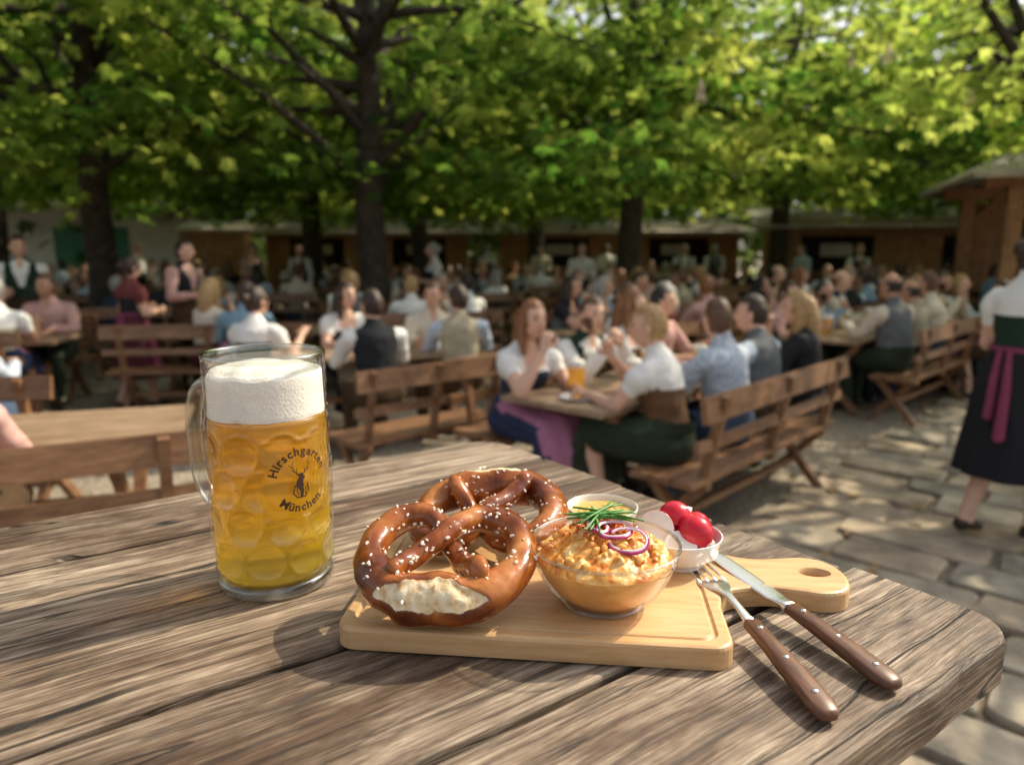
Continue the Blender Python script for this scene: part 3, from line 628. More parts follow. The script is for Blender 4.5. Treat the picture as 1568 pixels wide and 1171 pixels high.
def gingham(m):
    t=m.node_tree; b=t.nodes['Principled BSDF']; tc=t.nodes.new('ShaderNodeTexCoord'); ck=t.nodes.new('ShaderNodeTexChecker'); ck.inputs['Scale'].default_value=55
    ck.inputs['Color1'].default_value=(.66,.70,.76,1); ck.inputs['Color2'].default_value=(.26,.34,.46,1); t.links.new(tc.outputs['Object'],ck.inputs['Vector']); t.links.new(ck.outputs['Color'],b.inputs['Base Color'])
gingham(SH['check'])
SHOE=simple('shoe_leather',(.03,.02,.015),.4); SOCK=simple('wool_sock',(.5,.48,.42),.9); EYE=simple('eye_dark',(.03,.02,.02),.2); LIP=simple('lip',(.42,.13,.12),.4)
ARM={'table':((.07,.15,-.22),(-.05,.37,-.225)),'face':((.05,.22,-.19),(-.10,.235,.055)),'mug':((.06,.16,-.22),(-.02,.38,-.15)),'clasp':((.05,.24,-.18),(-.135,.30,.035)),
 'side':((.05,-.03,-.28),(.06,.05,-.52)),'tray':((.05,.02,-.28),(-.03,.25,-.25)),'lap':((.07,.06,-.27),(-.03,.26,-.32)),'gest':((.09,.14,-.22),(.07,.36,-.08)),'back':((.06,-.10,-.26),(.08,-.08,-.50))}
def person_mesh(name,sit=True,lean=.15,aL='table',aR='table',hair='short',vest=True,sleeve='long',low='trousers',yaw=0,nod=0,fem=False,walk=0,belly=0,beard=False):
    V=Vector
    pz_=.555 if sit else .93
    up=V((0,math.sin(lean),math.cos(lean)))
    pel=V((0,0,pz_)); waist=pel+up*.16; chest=pel+up*.34; nb=pel+up*.485+V((0,-.01,0)); head=nb+V((0,.025+lean*.12,.15))
    sw=.155 if fem else .185
    k=.88 if fem else 1
    parts=MB(); caps=[]
    rings=[(pel-up*.10,.13,.10),(pel-up*.02,.165*(1.02 if fem else 1),.125),(pel+up*.08,.155*k,.118+belly),(waist,.142*k,.108+belly),(chest-up*.06,.158*k,.118+belly*.4),(chest+up*.02,.175*k,.125),(nb-up*.075,.175*k,.105),(nb-up*.025,.125*k,.08),(nb+up*.02,.062,.062)]
    vs=[];fs=[];n=16; fw=V((0,math.cos(lean),-math.sin(lean)))
    for c,rx,ry in rings:
        for j in range(n):
            q=2*math.pi*j/n; vs.append(c+V((1,0,0))*rx*math.cos(q)+fw*ry*math.sin(q))
    for i in range(len(rings)-1):
        for j in range(n):
            kk=(j+1)%n; fs.append((i*n+j,i*n+kk,(i+1)*n+kk,(i+1)*n+j))
    fs.append(tuple(reversed(range(n)))); fs.append(tuple((len(rings)-1)*n+j for j in range(n))); parts.add(vs,fs)
    if fem:
        for sx in(-1,1): parts.ell(chest+V((sx*.062,0,-.03))+fw*.088,(.058,.05,.055))
    body_slot=3 if vest else 2
    caps+= [(pel-up*.1,pel+up*.05,.15,.15,4),(pel+up*.07,nb-up*.08,.14,.15,body_slot),(nb-up*.02,head,.055,.05,0)]
    parts.tube([nb-up*.04,nb+up*.04,head-V((0,.02,.03))],[.062 if not fem else .052,.054 if not fem else .046,.052],12)
    hands=[]
    for sx,ar in((-1,aL),(1,aR)):
        e,w_=ARM[ar]; sh=nb-up*.065+V((sx*sw,0,0)); el=sh+V((sx*e[0],e[1],e[2])); wr=sh+V((sx*w_[0],w_[1],w_[2]))
        if sit and ar in('table','mug'): 
            wr.z=max(wr.z,.785) if ar=='table' else max(wr.z,.84); el.z=max(el.z,.76)
        sl_=1.12 if sleeve!='short' else 1
        u0=.058*k*1.05;
        parts.tube([sh+V((-sx*.05,0,.0)),sh,(sh+el)/2,el],[u0*.9,u0,.050*k*sl_,.043*k*sl_],12)
        parts.tube([el,(el*.6+wr*.4),wr],[.043*k*sl_,.042*k*sl_,.029*k*(1.15 if sleeve=='long' else 1)],12)
        mid=(sh+el)/2
        caps.append((sh,mid,.055,.05,2)); caps.append((mid,el,.05,.045,2 if sleeve!='puff' else 0)); caps.append((el,wr,.043,.03,2 if sleeve=='long' else 0))
        if sleeve=='puff': parts.ell(sh.lerp(el,.25),(.075,.072,.075)); caps.append((sh,sh.lerp(el,.42),.07,.07,2))
        hands.append((el,wr,sx,ar))
    hs=.10 if sit else .085
    for sx in(-1,1):
        hip=pel+V((sx*hs,0,-.01 if sit else -.04))
        if sit: kn_=V((sx*.13,.44,.53)); an=V((sx*.13,.40+.06*sx*(1 if yaw else .3),.10)); toe=an+V((sx*.02,.15,-.06))
        else:
            wk=walk*sx; kn_=V((sx*.09,.03+.14*wk if wk>0 else .03+.02*wk,.50)); an=V((sx*.09,-.02+.24*wk,.09+(.05*max(0,-wk)))); toe=an+V((sx*.02,.15,-.055-(.04*max(0,-wk))))
        rr=1.12 if low!='bare' else 1
        parts.tube([hip,hip.lerp(kn_,.5),kn_],[.090*rr,.076*rr,.058*rr],12); parts.tube([kn_,kn_.lerp(an,.35),an],[.056*rr,.056,.038],12)
        parts.tube([an-V((0,.035,.035)),an+V((0,.03,-.03)),toe],[.042,.042,.034],10)
        caps+=[(hip,kn_,.09,.06,4),(kn_,kn_.lerp(an,.3),.06,.055,4 if low in('trousers',) else 0),(kn_.lerp(an,.3),an,.055,.04,4 if low=='trousers' else (8 if low=='shorts' else 0)),(an-V((0,.03,.05)),toe,.045,.04,5)]
    tmp=parts.obj('tmp',[],True)
    rm=tmp.modifiers.new('r','REMESH'); rm.mode='VOXEL'; rm.voxel_size=.017
    sm=tmp.modifiers.new('s','SMOOTH'); sm.iterations=5; sm.factor=.6
    bpy.context.view_layer.update(); me=bpy.data.meshes.new_from_object(tmp.evaluated_get(bpy.context.evaluated_depsgraph_get())); bpy.data.objects.remove(tmp)
    nv=len(me.vertices); co_=np.empty(nv*3); me.vertices.foreach_get('co',co_); co_=co_.reshape(-1,3)
    F=[tuple(q.vertices) for q in me.polygons]; C=np.array([co_[list(q)].mean(0) for q in F])
    D=[]
    for a,b_,ra,rb,s_ in caps:
        a=np.array(a);b_=np.array(b_); ab=b_-a; tt=np.clip(((C-a)@ab)/(ab@ab),0,1); D.append(np.linalg.norm(C-(a+tt[:,None]*ab),axis=1)-(ra+(rb-ra)*tt))
    sl_=np.array([c[4] for c in caps])[np.argmin(np.array(D),axis=0)]
    rel=C-np.array(nb); front=(C-np.array(chest))@np.array(fw)
    vv=(front>.04)&(np.abs(rel[:,0])<.02+.30*np.clip(rel[:,2]+.27,0,.3))&(rel[:,2]>-.27)
    if vest and not fem: sl_[(sl_==3)&vv]=2
    if fem and vest:
        up_=(rel[:,2]>-.16)&(sl_==3); sl_[up_]=2
        sc_=(front>.02)&(np.abs(rel[:,0])<.075)&(rel[:,2]>-.13)&(sl_==2); sl_[sc_]=0
    else:
        sc_=(front>.03)&(np.abs(rel[:,0])<.03)&(rel[:,2]>-.07)&(sl_==2); sl_[sc_]=0
    mb=MB()
    vn=np.empty(nv*3); me.vertices.foreach_get('normal',vn); vn=vn.reshape(-1,3)
    cl=np.zeros(nv,bool)
    for q,s_ in zip(F,sl_):
        if s_ in(2,3,4): cl[list(q)]=True
    for i in np.nonzero(cl)[0]:
        c=co_[i]; co_[i]+=vn[i]*(.006+.009*noise.noise(V((c[0]*9,c[1]*9,c[2]*16)))+.004*noise.noise(V((c[0]*30,c[1]*30,c[2]*30))))
    mb.add([tuple(c) for c in co_],F,sl_)
    bpy.data.meshes.remove(me)
    if low=='skirt':
        n=40; vs=[];fs=[];ms=[]
        if sit: path=[(0,-.01,.70,.14,.115),(0,.0,.62,.19,.15),(0,.12,.575,.205,.125),(0,.30,.57,.21,.10),(0,.44,.55,.215,.11),(0,.50,.44,.225,.12),(0,.48,.32,.23,.13),(0,.46,.22,.24,.14)]
        else: path=[(0,0,1.08,.135,.105),(0,-.005,1.0,.175,.145),(0,0,.85,.21,.18),(0,.01,.68,.235,.20),(0,.015,.50,.265,.23),(0,.015,.38,.28,.245)]
        for i,(x,y,z,rx,ry) in enumerate(path):
            nx=path[min(i+1,len(path)-1)]; pv=path[max(i-1,0)]; tg=V((0,nx[1]-pv[1],nx[2]-pv[2])).normalized(); nb2=V((1,0,0)).cross(tg)
            for j in range(n):
                q=2*math.pi*j/n; rp=1+.05*math.sin(q*10+noise.noise(V((q,i*.3,1))))*min(1,i/3)
                vs.append(V((x,y,z))+V((1,0,0))*rx*math.cos(q)*rp+nb2*ry*math.sin(q)*rp)
        for i in range(len(path)-1):
            for j in range(n):
                kk=(j+1)%n; fs.append((i*n+j,i*n+kk,(i+1)*n+kk,(i+1)*n+j))
                q=2*math.pi*(j+.5)/n; 
                nbz_=V((1,0,0)).cross(V((0,path[i+1][1]-path[i][1],path[i+1][2]-path[i][2])).normalized())
                dd=V((math.cos(q),0,0))+nbz_*math.sin(q)
                ms.append(6 if (dd.y+ (dd.z if sit else 0))>(.45 if sit else .1) and i<len(path)-1 else 4)
        mb.add(vs,fs,ms)
        if not sit:
            mb.tube([(0.03,-.13,1.06),(0.06,-.17,.88),(.08,-.215,.62)],[.016,.024,.03],8,6); mb.tube([(-.02,-.13,1.06),(-.01,-.17,.92),(0,-.20,.72)],[.016,.022,.026],8,6)
            mb.tube([V((math.cos(q)*.142,math.sin(q)*.112,1.07)) for q in np.linspace(0,6.2,30)],.016,8,6)
    Rh=Matrix.Rotation(yaw,3,'Z')@Matrix.Rotation(-nod,3,'X')
    v,f=sphere(28,22); hv=[]
    for x,y,z in v:
        X,Y,Z=x*.074,y*.094,z*.118
        if z<.1: kx=1-.34*((.1-z)/1.1)**1.3; X*=kx; 
        if z<0 and y<0: Y*=1-.35*(-z)
        if z<-.3 and y>0: Y+= .010*(1-abs(z+.75)/.45 if abs(z+.75)<.45 else 0)
        if y>0:
            nx_=math.exp(-(X/.013)**2); Y+=nx_*.026*math.exp(-((Z+.022)/.016)**2)+nx_*.012*math.exp(-((Z-.003)/.022)**2)
            for ex in(-.031,.031): Y-=.009*math.exp(-((X-ex)/.014)**2-((Z-.008)/.012)**2)
            Y+=.004*math.exp(-((Z-.030)/.012)**2)*math.exp(-(X/.05)**2)
            Y+=.004*math.exp(-(X/.022)**2-((Z+.062)/.010)**2)
        hv.append(Rh@V((X,Y,Z))+head)
    mb.add(hv,f,0)
    for ex in(-1,1):
        mb.ell(Rh@V((ex*.030,.0815,.009))+head,(.012,.008,.007),7,8,6,Rh); mb.ell(Rh@V((ex*.075,-.005,-.005))+head,(.012,.02,.032),0,8,6,Rh@Matrix.Rotation(ex*.3,3,'Z'))
        mb.ell(Rh@V((ex*.031,.089,.030))+head,(.017,.006,.004),1,8,4,Rh)
    mb.ell(Rh@V((0,.090,-.056))+head,(.022,.008,.006),9,8,6,Rh)
    v,f=sphere(34,26); hv=[]; keep=[]
    for x,y,z in v:
        nn_=noise.noise(V((x*5,y*5,z*3+len(name))))*.007
        kx=1 if z>.1 else 1-.25*(.1-z); hv.append(Rh@V((x*(.083+nn_)*kx,y*(.102+nn_)-.006,z*(.126+nn_)+.004))+head)
    for q in f:
        c=np.mean([v[i] for i in q],axis=0)
        kk=(c[2]>.52+.12*c[1]) or (c[1]<.18 and c[2]>-.05) or (c[1]<-.15 and c[2]>-.62) 
        if hair=='bald': kk=(c[1]<.1 and -.4<c[2]<.35)
        if hair in('long','bun'): kk=kk or (abs(c[0])>.62 and c[1]<.45 and c[2]>-.35)
        if beard: kk=kk or (c[1]>.2 and c[2]<-.45)or(abs(c[0])>.6 and c[2]<-.1 and c[1]>0)
        keep.append(kk)
    mb.add(hv,[q for q,kk in zip(f,keep) if kk],1)
    if hair=='long':
        mb.tube([Rh@V((0,-.06,.02))+head,Rh@V((0,-.088,-.08))+head,Rh@V((0,-.095,-.17))+head,Rh@V((0,-.10,-.26))+head],[.075,.078,.072,.04],14,1)
        for ex in(-1,1): mb.tube([Rh@V((ex*.06,-.01,.0))+head,Rh@V((ex*.072,-.02,-.10))+head,Rh@V((ex*.075,.01,-.19))+head],[.03,.034,.018],10,1)
    if hair=='bun': mb.ell(Rh@V((0,-.115,.03))+head,(.045,.04,.045),1,14,10)
    for el,wr,sx,ar in hands:
        d=(wr-el).normalized(); 
        if ar in('face','clasp'): d=(d+V((0,.1,.6))).normalized()
        if ar in('table','mug'): d=V((-sx*.35,1,-.02 if ar=='mug' else -.1)).normalized()
        nr=V((0,0,-1)) if ar in('table','lap','gest') else V((-sx,0,0))
        if ar in('face','clasp'): nr=V((-sx*.8,-.6,0))
        nr=(nr-d*nr.dot(d)).normalized(); sd=d.cross(nr)
        R=Matrix((sd,d,nr)).transposed()
        pc=wr+d*.05; mb.ell(pc,(.041*k,.054,.017),0,12,8,R); mb.tube([wr-d*.03,wr+d*.02],[.028*k,.026*k],10,0)
        cu=.9 if ar in('mug','clasp','side','tray','face') else .35
        for i,(lat,L_) in enumerate(((-.029,.062),(-.010,.072),(.010,.068),(.028,.054))):
            p0=wr+d*.085+sd*lat*k; pts_=[p0-d*.02,p0]; a_=0
            for q in(.42,.33,.25): a_+=cu*.8; p0=p0+(d*math.cos(a_)+nr*math.sin(a_))*L_*q; pts_.append(p0)
            mb.tube(pts_,[.0095,.0093,.0088,.008,.0068],7,0)
        ts=1 if sd.x*sx<0 else -1
        p0=wr+d*.03+sd*ts*.03; mb.tube([p0,p0+sd*ts*.022+d*.02+nr*.008,p0+sd*ts*.028+d*.045+nr*.02,p0+sd*ts*.022+d*.062+nr*.028],[.012,.011,.010,.008],7,0)
    me=mb.mesh(name,[SK[0],HR[0],SH['white'],VS['black'],LW['leather'],SHOE,AP['pink'],EYE,SOCK,LIP]); return me
PM={}
PM['m_table']=person_mesh('m_table',lean=.22,yaw=.3)
PM['m_clasp']=person_mesh('m_clasp',lean=.30,aL='clasp',aR='clasp',yaw=-.2,beard=True)
PM['m_shirt']=person_mesh('m_shirt',lean=.18,aL='table',aR='mug',vest=False,yaw=-.4,belly=.02)
PM['m_short']=person_mesh('m_short',lean=.12,aL='gest',aR='table',vest=False,sleeve='short',low='shorts',yaw=.5)
PM['m_bald']=person_mesh('m_bald',lean=.15,aL='mug',aR='table',hair='bald',vest=True,yaw=.1,belly=.04)
PM['w_face']=person_mesh('w_face',lean=.25,aL='table',aR='face',hair='long',sleeve='puff',low='skirt',fem=True,yaw=-.1,nod=-.05)
PM['w_table']=person_mesh('w_table',lean=.2,aL='table',aR='table',hair='long',sleeve='puff',low='skirt',fem=True,yaw=.35)
PM['w_bun']=person_mesh('w_bun',lean=.2,aL='mug',aR='gest',hair='bun',sleeve='puff',low='skirt',fem=True,yaw=-.35)
PM['w_dark']=person_mesh('w_dark',lean=.15,aL='table',aR='face',hair='long',sleeve='short',vest=False,low='skirt',fem=True,yaw=.2)
PM['w_short']=person_mesh('w_short',lean=.24,aL='table',aR='clasp',hair='short',sleeve='puff',vest=True,low='skirt',fem=True,yaw=.3)
PM['s_man']=person_mesh('s_man',sit=False,lean=.03,aL='side',aR='tray',low='trousers',yaw=.2)
PM['s_man2']=person_mesh('s_man2',sit=False,lean=.05,aL='tray',aR='tray',vest=False,low='trousers',yaw=-.4)
PM['s_wom']=person_mesh('s_wom',sit=False,lean=.03,aL='tray',aR='tray',hair='bun',sleeve='puff',low='skirt',fem=True,walk=.6)
def person(kind,x,y,face,name=None,skin=0,hair=0,shirt='white',vest='black',low='leather',apron='pink',z=0,sc=1):
    nm=name or {'m':'seated_man','w':'seated_woman','s':'standing_person'}[kind[0]]
    o=put(PM[kind],nm,x,y,math.radians(face-90),z,sc)
    for i,mm in((0,SK[skin]),(1,HR[hair]),(2,SH[shirt]),(3,VS[vest]),(4,LW[low]),(6,AP[apron])):
        o.material_slots[i].link='OBJECT'; o.material_slots[i].material=mm
    return o
ta=math.radians(math.degrees(math.atan2(.73,.68))); td=Vector((math.cos(ta),math.sin(ta))); tn=Vector((math.sin(ta),-math.cos(ta)))
tc0=Vector((.20,4.02))+td*1.0
put(ME_T,'garden_table',tc0.x,tc0.y,ta)
b1=tc0+tn*.68+td*.02; put(ME_B,'wooden_bench',b1.x,b1.y,ta)
def seat(c,s_,side,off=.62): return c+td*s_+tn*side*off
faceL=math.degrees(math.atan2(-tn.y,-tn.x)); faceR=math.degrees(math.atan2(tn.y,tn.x))
def P(kind,s_,side,dface=0,off=.60,**k):
    q=seat(tc0,s_,side,off); return person(kind,q.x,q.y,(faceL if side>0 else faceR)+dface,**k)
P('w_short',-.60,1,8,off=.55,hair=2,vest='brown',low='green',apron='green')
P('m_shirt',-.02,1,-5,hair=1,shirt='check',low='jeans')
P('m_table',.50,1,0,hair=0,shirt='lblue',vest='grey')
P('w_dark',1.15,1,20,hair=2,shirt='dark',low='black',apron='green')
P('w_face',-.72,-1,-10,off=.50,hair=5,vest='navy',low='navy',apron='pink')
P('m_clasp',-.12,-1,-12,off=.52,hair=1,vest='green',skin=0)
P('w_table',.52,-1,-5,hair=5,vest='brown',low='wine',apron='cream')
P('m_short',1.0,-1,0,hair=3,shirt='pink')
bq=tc0-tn*.66; put(ME_B,'wooden_bench',bq.x,bq.y,ta+math.pi)
for a_,b_,r_ in((-.62,-.10,.5),(-.35,.12,2.5),(.2,-.12,2.5),(.5,.1,1)):
    mp=tc0+td*a_+tn*b_; put(ME_M,'beer_mug',mp.x,mp.y,r_,.752)
mp=tc0+td*(-.45)+tn*.24; put(ME_P,'plate_of_food',mp.x,mp.y,1,.752); mp=tc0+td*(-.78)+tn*.05; put(ME_P,'plate_of_food',mp.x,mp.y,1,.752)
a2=math.radians(42)
put(ME_B,'wooden_bench',-.62,4.78,a2,0,(.62,1,1))
person('m_table',-.98,5.35,115,hair=0,vest='black',low='leather')
put(ME_T,'garden_table',-1.25,6.1,math.radians(20))
person('w_table',-1.55,6.75,-60,hair=0,vest='black',low='black',apron='cream')
person('m_shirt',-.72,6.7,-80,hair=1,shirt='cream',skin=1)
person('m_table',-.42,6.0,100,hair=0,shirt='check',vest='beige')
person('m_short',-2.45,6.75,95,hair=0,shirt='blue',skin=1,low='jeans')
person('w_bun',-2.05,5.75,80,hair=0,vest='green',low='black')
person('w_dark',-3.0,7.2,60,hair=2,shirt='cream',low='wine')
put(ME_T,'garden_table',-2.9,7.9,math.radians(8)); put(ME_B,'wooden_bench',-2.9,7.15,math.radians(8))
put(ME_T,'garden_table',-2.6,3.35,math.radians(18)); put(ME_B,'wooden_bench',-2.15,2.62,math.radians(28))
put(ME_B,'wooden_bench',-3.55,4.25,math.radians(4),0,1)
person('m_short',-2.17,2.66,108,hair=0,shirt='pink')
person('m_shirt',-3.42,4.38,95,hair=1,shirt='check',low='jeans')
person('s_wom',2.72,3.92,22,'waitress',hair=0,vest='green',low='black',apron='wine')
person('s_man',-5.45,8.3,-60,'waiter',hair=0,vest='green',low='leather',sc=1.03)
person('s_man',-3.6,8.2,-20,'standing_man',hair=3,vest='black',shirt='pink',sc=1)
person('s_wom',-3.75,7.3,60,'standing_woman',hair=0,shirt='red',vest='black',low='wine',apron='wine',sc=.9)
for x,y,f_,k_,sh in((6.6,17,200,'s_man2','lblue'),(3.9,17,270,'s_man','white'),(5.0,18.5,90,'s_man','white'),(-5.2,15,300,'s_wom','pink'),(-4.3,15.2,250,'s_man','white'),(2.4,19,100,'s_man2','white'),(-.6,18,70,'s_wom','white'),(.7,18,260,'s_man2','cream'),(-8,16,0,'s_man2','white'),(1.3,14,270,'s_man2','white'),(7.4,16,270,'s_man','white'),(-1.2,11.6,200,'s_wom','white')):
    person(k_,x,y,f_,'standing_man' if 'man' in k_ else 'standing_woman',shirt=sh,hair=random.randrange(6),low='black',vest=random.choice(list(VS)))
kinds=['m_table','m_clasp','m_shirt','m_short','m_bald','w_face','w_table','w_bun','w_dark','w_short']
def crowd_table(cx,cy,ang,n=3,bench=True,fill=.96):
    a=math.radians(ang); d=Vector((math.cos(a),math.sin(a))); nn=Vector((math.sin(a),-math.cos(a)))
    put(ME_T,'garden_table',cx,cy,a)
    for side in(1,-1):
        c=Vector((cx,cy))+nn*side*.66
        put(ME_B,'wooden_bench',c.x,c.y,a+(0 if side>0 else math.pi))
        for i in range(n):
            if random.random()>fill: continue
            q=Vector((cx,cy))+nn*side*.58+d*((i-(n-1)/2)*.62+random.uniform(-.07,.07))
            kd=random.choice(kinds); fc=math.degrees(math.atan2(-nn.y*side,-nn.x*side))+random.uniform(-22,22)
            person(kd,q.x,q.y,fc,skin=random.randrange(3),hair=random.randrange(6),shirt=random.choice(['white','white','white','white','lblue','cream','cream','check','pink','blue','white','grey','dark']) if kd!='w_dark' else random.choice(['dark','red','blue','pink']),vest=random.choice(list(VS)),low=random.choice(list(LW)),apron=random.choice(list(AP)),sc=random.uniform(.95,1.05))
    for i in range(3):
        q=Vector((cx,cy))+d*random.uniform(-.8,.8)+nn*random.uniform(-.2,.2); put(ME_M,'beer_mug',q.x,q.y,random.uniform(0,6),.752)
    q=Vector((cx,cy))+d*random.uniform(-.8,.8)+nn*.2; put(ME_P,'plate_of_food',q.x,q.y,0,.752)
TL=[(-5.3,7.0,10),(-7.6,9.0,15),(-4.6,10.0,20),(-1.3,9.0,20),(1.3,8.0,40),(1.6,10.4,35),(4.1,10.2,45),(5.4,8.6,40),(3.6,7.7,45),
    (-7.4,12.2,15),(-4.2,12.4,10),(-1.0,12.4,20),(2.4,12.4,25),(5.8,12.8,30),(8.6,12.0,35),(-9.8,15.5,10),(-6.4,15.3,10),(-2.8,14.6,15),(1.0,15.0,15),(4.4,15.2,15),(7.8,15.0,20),(-4.6,18,10),(-.4,18.4,10),(3.6,18.6,10),(-8.2,18.2,10)]
for x,y,a in TL: crowd_table(x,y,a)
# ------------------------------------------------------------------ buildings
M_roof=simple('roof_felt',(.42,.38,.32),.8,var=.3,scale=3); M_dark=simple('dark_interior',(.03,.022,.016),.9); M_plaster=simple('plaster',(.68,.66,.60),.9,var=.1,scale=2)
M_greend=simple('green_door_paint',(.02,.18,.09),.5,var=.15)
M_cream=simple('menu_board',(.6,.56,.46),.8)
def stall(name,x,y,w_,d_,h,rz,over=.5,opening=True,mat=None):
    root=empty(name,(x,y,0),rz); mb=MB(); n=int(w_/.16)
    for i in range(n):
        xx=-w_/2+(i+.5)*w_/n
        inop=opening and any(abs(xx-c)<w_*.13 for c in(-w_*.25,w_*.25))
        if inop:
            mb.box((xx,-d_/2,.5),(w_/n-.008,.03,1.0)); mb.box((xx,-d_/2,(1.9+h)/2),(w_/n-.008,.03,h-1.9))
        else: mb.box((xx,-d_/2+random.uniform(-.004,.004),h/2),(w_/n-.008,.03,h))
    for sx in(-1,1):
        mb.box((sx*(w_/2-.02),0.02,h/2),(.03,d_-.05,h)); mb.box((sx*(w_/2+.0),-d_/2-.03,h/2),(.12,.10,h))
    mb.box((0,d_/2,h/2),(w_-.1,.03,h)); mb.box((0,-d_/2-.16,1.02),(w_*.9,.30,.045)); mb.box((0,-d_/2-.05,1.93),(w_*.95,.06,.08))
    mb.obj('timber_walls',[mat or M_hut],False,root)
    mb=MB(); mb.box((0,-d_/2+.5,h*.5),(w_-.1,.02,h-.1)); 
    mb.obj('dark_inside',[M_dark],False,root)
    mb=MB(); mb.box((0,0,h+.12),(w_+2*over,d_+2*over,.07),0,Matrix.Rotation(.14,3,'X')); mb.obj('roof',[M_roof],False,root)
    mb=MB()
    for c in(-.25,.25):
        mb.box((w_*c,-d_/2+.3,1.55),(w_*.12,.04,.3)); 
    mb.obj('menu_boards',[M_cream],False,root)
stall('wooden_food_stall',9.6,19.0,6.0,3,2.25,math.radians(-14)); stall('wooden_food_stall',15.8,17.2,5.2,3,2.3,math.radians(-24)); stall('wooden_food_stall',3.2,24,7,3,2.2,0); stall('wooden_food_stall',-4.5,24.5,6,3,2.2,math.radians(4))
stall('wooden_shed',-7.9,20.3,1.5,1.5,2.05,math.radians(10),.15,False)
pv=empty('timber_pavilion',(9.3,11.7,0),math.radians(-20)); mb=MB()
for x in(-1.7,1.9):
    for y in(-1.5,1.5): mb.box((x,y,1.25),(.20,.20,2.5)); mb.beam((x,y,1.95),(x+(.5 if x<0 else -.5),y,2.45),.1,.1)
for y in(-1.5,1.5): mb.box((.1,y,2.55),(4.4,.16,.2))
for i in range(22): mb.box((-1.6+i*.165,1.62,1.2),(.155,.03,2.4))
mb.box((.1,-1.3,.95),(3.6,.5,.06)); 
for i in range(22): mb.box((-1.6+i*.165,-1.1,.48),(.155,.03,.9))
mb.obj('timber_frame',[M_hut],False,pv)
mb=MB(); vs=[(-2.4,-2.3,2.62),(2.6,-2.3,2.62),(2.6,2.3,2.62),(-2.4,2.3,2.62),(-1.2,0,3.25),(1.4,0,3.25)]; vs2=[(a,c,d-.08) for a,c,d in vs]
mb.add(vs+vs2,[(0,1,5,4),(2,3,4,5),(0,4,3),(1,2,5),(6,10,11,7),(8,11,10,9),(6,9,10),(7,11,8),(0,6,7,1),(1,7,8,2),(2,8,9,3),(3,9,6,0)]); mb.obj('hipped_roof',[M_roof],False,pv)
hs=empty('white_house',(-15.5,21.5,0),math.radians(12)); mb=MB(); mb.box((0,2,1.5),(13,4,3.0)); mb.obj('plaster_walls',[M_plaster],False,hs)
mb=MB(); mb.box((3.2,-.02,1.1),(2.0,.06,2.2)); mb.obj('green_door',[M_greend],False,hs)
mb=MB(); 
for x in(-4.5,-1.8,.4): mb.box((x,-.02,1.6),(1,.05,1.1))
mb.obj('windows',[M_dark],False,hs)
mb=MB(); mb.box((0,1.6,3.25),(14,5.6,.12),0,Matrix.Rotation(.2,3,'X')); mb.obj('roof',[M_roof],False,hs)
# ------------------------------------------------------------------ trees
def leaves_np(pts,size,rg,base):
    n=len(pts); th=rg.uniform(0,2*np.pi,n); ph=rg.uniform(-.1,.9,n); ro=rg.normal(0,.45,n); sz=size*rg.uniform(.65,1.2,n)
    e1=np.stack([np.cos(th)*np.cos(ph),np.sin(th)*np.cos(ph),-np.sin(ph)],1)
    h=np.stack([-np.sin(th),np.cos(th),np.zeros(n)],1); nn=np.cross(e1,h); nn*=np.sign(nn[:,2:3])
    e2=h*np.cos(ro)[:,None]+nn*np.sin(ro)[:,None]; nn=np.cross(e1,e2)
    nn*=np.sign(nn[:,2:3]+1e-9)
    out=[];lv=[]
    for a,l in((-1.25,.62),(-.62,.88),(0,1.0),(.62,.88),(1.25,.62)):
        d=e1*math.cos(a)+e2*math.sin(a); p_=-e1*math.sin(a)+e2*math.cos(a); L_=(sz*l)[:,None]
        b0=pts; m1=pts+d*L_*.62-p_*L_*.19-nn*L_*.03; tp=pts+d*L_-nn*L_*.22; m2=pts+d*L_*.62+p_*L_*.19-nn*L_*.03
        out.append(np.stack([b0,m1,tp,m2],1)); lv.append(np.clip(base+rg.uniform(-.1,.1,n),0,1))
    return np.concatenate(out).reshape(-1,3),np.concatenate(lv)
def leafmesh(name,V_,lv,mat):
    nq=len(V_)//4; me=bpy.data.meshes.new(name); me.vertices.add(len(V_)); me.vertices.foreach_set('co',V_.astype(np.float32).ravel())
    me.loops.add(nq*4); me.loops.foreach_set('vertex_index',np.arange(nq*4,dtype=np.int32)); me.polygons.add(nq)
    me.polygons.foreach_set('loop_start',np.arange(0,nq*4,4,dtype=np.int32)); me.polygons.foreach_set('loop_total',np.full(nq,4,dtype=np.int32))
    me.update(); at=me.attributes.new('lv','FLOAT','FACE'); at.data.foreach_set('value',lv.astype(np.float32)); me.materials.append(mat); return me
def clumps(cs,nl,spread,size,rg,flat=.36,lo=.5,hi=1.5):
    P_=[];B_=[]
    for c in cs:
        m_=int(nl*rg.uniform(lo,hi)); q=rg.normal(0,1,(m_,3))*np.array([spread,spread,spread*flat])
        q[:,2]-=.25*(q[:,0]**2+q[:,1]**2); P_.append(np.asarray(c)+q)
        cb=rg.uniform(0,1)**1.6; B_.append(np.clip(cb*.75+rg.uniform(0,.45,m_)**1.3,0,1))
    return leaves_np(np.concatenate(P_),size,rg,np.concatenate(B_))
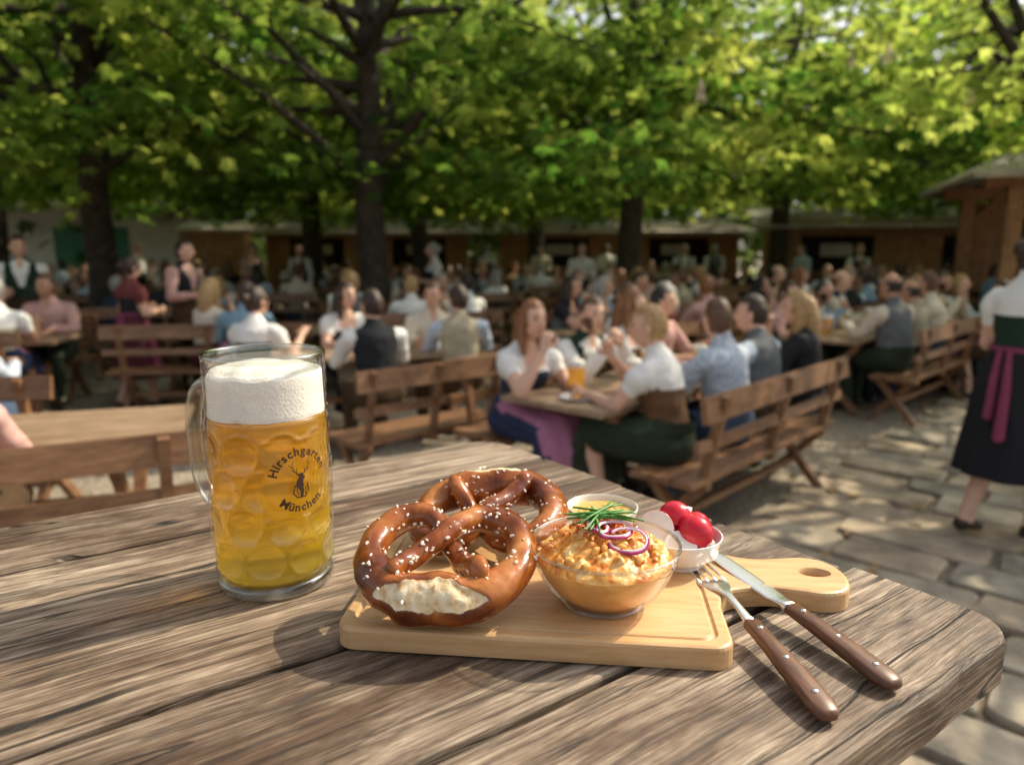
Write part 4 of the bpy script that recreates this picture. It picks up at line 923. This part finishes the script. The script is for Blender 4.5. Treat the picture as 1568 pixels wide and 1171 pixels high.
def crown(name,nc,nl,R_,zc,rz,zmin,seed,size=.18,spread=.34,ztop=4.7,ptop=.28,mat=None,filt=None,skirt=.28):
    rg=np.random.default_rng(seed); cs=[]
    while len(cs)<nc:
        d=rg.normal(0,1,3); d/=np.linalg.norm(d); r_=rg.uniform(.15,1)**.45; c=d*r_*np.array([R_,R_,rz]); c[2]+=zc
        if c[2]<zmin: continue
        if c[2]>ztop and rg.random()>ptop: continue
        if filt and filt(c): continue
        cs.append(c)
    for i in range(int(nc*skirt)):
        a=rg.uniform(0,6.28); r_=R_*rg.uniform(.45,1.02); c=np.array([r_*math.cos(a),r_*math.sin(a),zmin+rg.uniform(-.05,1.0)])
        if not(filt and filt(c)): cs.append(c)
    cs=np.array(cs); V_,lv=clumps(cs,nl,spread,size,rg); return leafmesh(name,V_,lv,mat or M_leaf),cs
CR=[crown('crown_a',100,48,3.7,5.2,2.8,2.45,11),crown('crown_b',104,48,4.0,5.3,2.9,2.55,12),crown('crown_c',92,46,3.5,5.1,2.7,2.3,13),
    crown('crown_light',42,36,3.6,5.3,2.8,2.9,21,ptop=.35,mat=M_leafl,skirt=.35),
    crown('crown_main',108,48,4.0,5.2,2.8,2.4,31,filt=lambda c:c[1]<.4 and abs(c[0]-.05+.18*c[1])<.85)]
def trunkmesh(name,cs,r0,seed,hfork=3.0):
    rd_=random.Random(seed); mb=MB()
    pts_=[(0,0,-.05),(.0,0,.25),(.03,.02,1.2),(-.02,.03,2.2),(0.03,0,hfork),(.05,.03,4.4),(0,0,6.2)]
    mb.tube(pts_,[r0*1.5,r0*1.12,r0*.95,r0*.9,r0*.85,r0*.6,r0*.25],16,0)
    idx=rd_.sample(range(len(cs)),26)
    for i in idx:
        e=Vector(cs[i]); s0=Vector((0,0,rd_.uniform(2.3,4.6))); mid=s0.lerp(e,.5)+Vector((0,0,rd_.uniform(.1,.6)))
        mb.tube([s0,s0.lerp(mid,.5)+Vector((rd_.uniform(-.1,.1),rd_.uniform(-.1,.1),0)),mid,mid.lerp(e,.6),e],[r0*.38,r0*.28,r0*.19,r0*.11,r0*.04],8,0)
    return mb.mesh(name,[M_bark])
M_bloss=simple('chestnut_blossom',(.75,.62,.48),.7,var=.3,scale=30)
def blossoms(name,cs,seed,k=5):
    rd_=random.Random(seed); mb=MB()
    low=[c for c in cs if c[2]<4.6]
    for c in rd_.sample(low,min(k,len(low))):
        b_=Vector(c)+Vector((rd_.uniform(-.3,.3),rd_.uniform(-.3,.3),.1))
        for i in range(70):
            h=rd_.random(); r_=.055*(1-h)**.7; a=rd_.uniform(0,6.28); mb.ell(b_+Vector((r_*math.cos(a),r_*math.sin(a),h*.24)),(.014,.014,.012),0,5,4)
    return mb.mesh(name,[M_bloss])
ALL=[(CR[i],trunkmesh('trunk_%d'%i,CR[i][1],.22 if i==4 else .21,i),blossoms('blossoms_%d'%i,CR[i][1],i)) for i in range(5)]
def tree(x,y,v,rz,sc=1):
    root=empty('chestnut_tree',(x,y,0),rz,sc)
    for me,nm in((ALL[v][1],'trunk_and_limbs'),(ALL[v][0][0],'crown'),(ALL[v][2],'blossoms')):
        o=bpy.data.objects.new(nm,me); COL.objects.link(o); o.parent=root
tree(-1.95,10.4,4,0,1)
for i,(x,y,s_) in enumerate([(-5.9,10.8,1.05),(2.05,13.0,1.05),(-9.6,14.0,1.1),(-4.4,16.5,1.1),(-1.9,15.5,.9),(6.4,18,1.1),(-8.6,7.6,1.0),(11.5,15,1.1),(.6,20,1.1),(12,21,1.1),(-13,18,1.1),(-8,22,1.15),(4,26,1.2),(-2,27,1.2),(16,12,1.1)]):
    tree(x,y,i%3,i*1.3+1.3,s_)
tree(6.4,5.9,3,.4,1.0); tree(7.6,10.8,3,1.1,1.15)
rg=np.random.default_rng(99); cs=[]
for i in range(950):
    a=rg.uniform(-.95,.95); d=rg.uniform(26,40); z=rg.uniform(1.0,6) if i%5<3 else rg.uniform(5,14); cs.append((math.sin(a)*d,math.cos(a)*d,z))
V_,lv=clumps(cs,34,1.1,.5,rg,.6); o=bpy.data.objects.new('background_trees',leafmesh('background_trees',V_,lv,M_leaffar)); COL.objects.link(o)
print('FACES',sum(len(o.data.polygons) for o in bpy.data.objects if o.type=='MESH'))
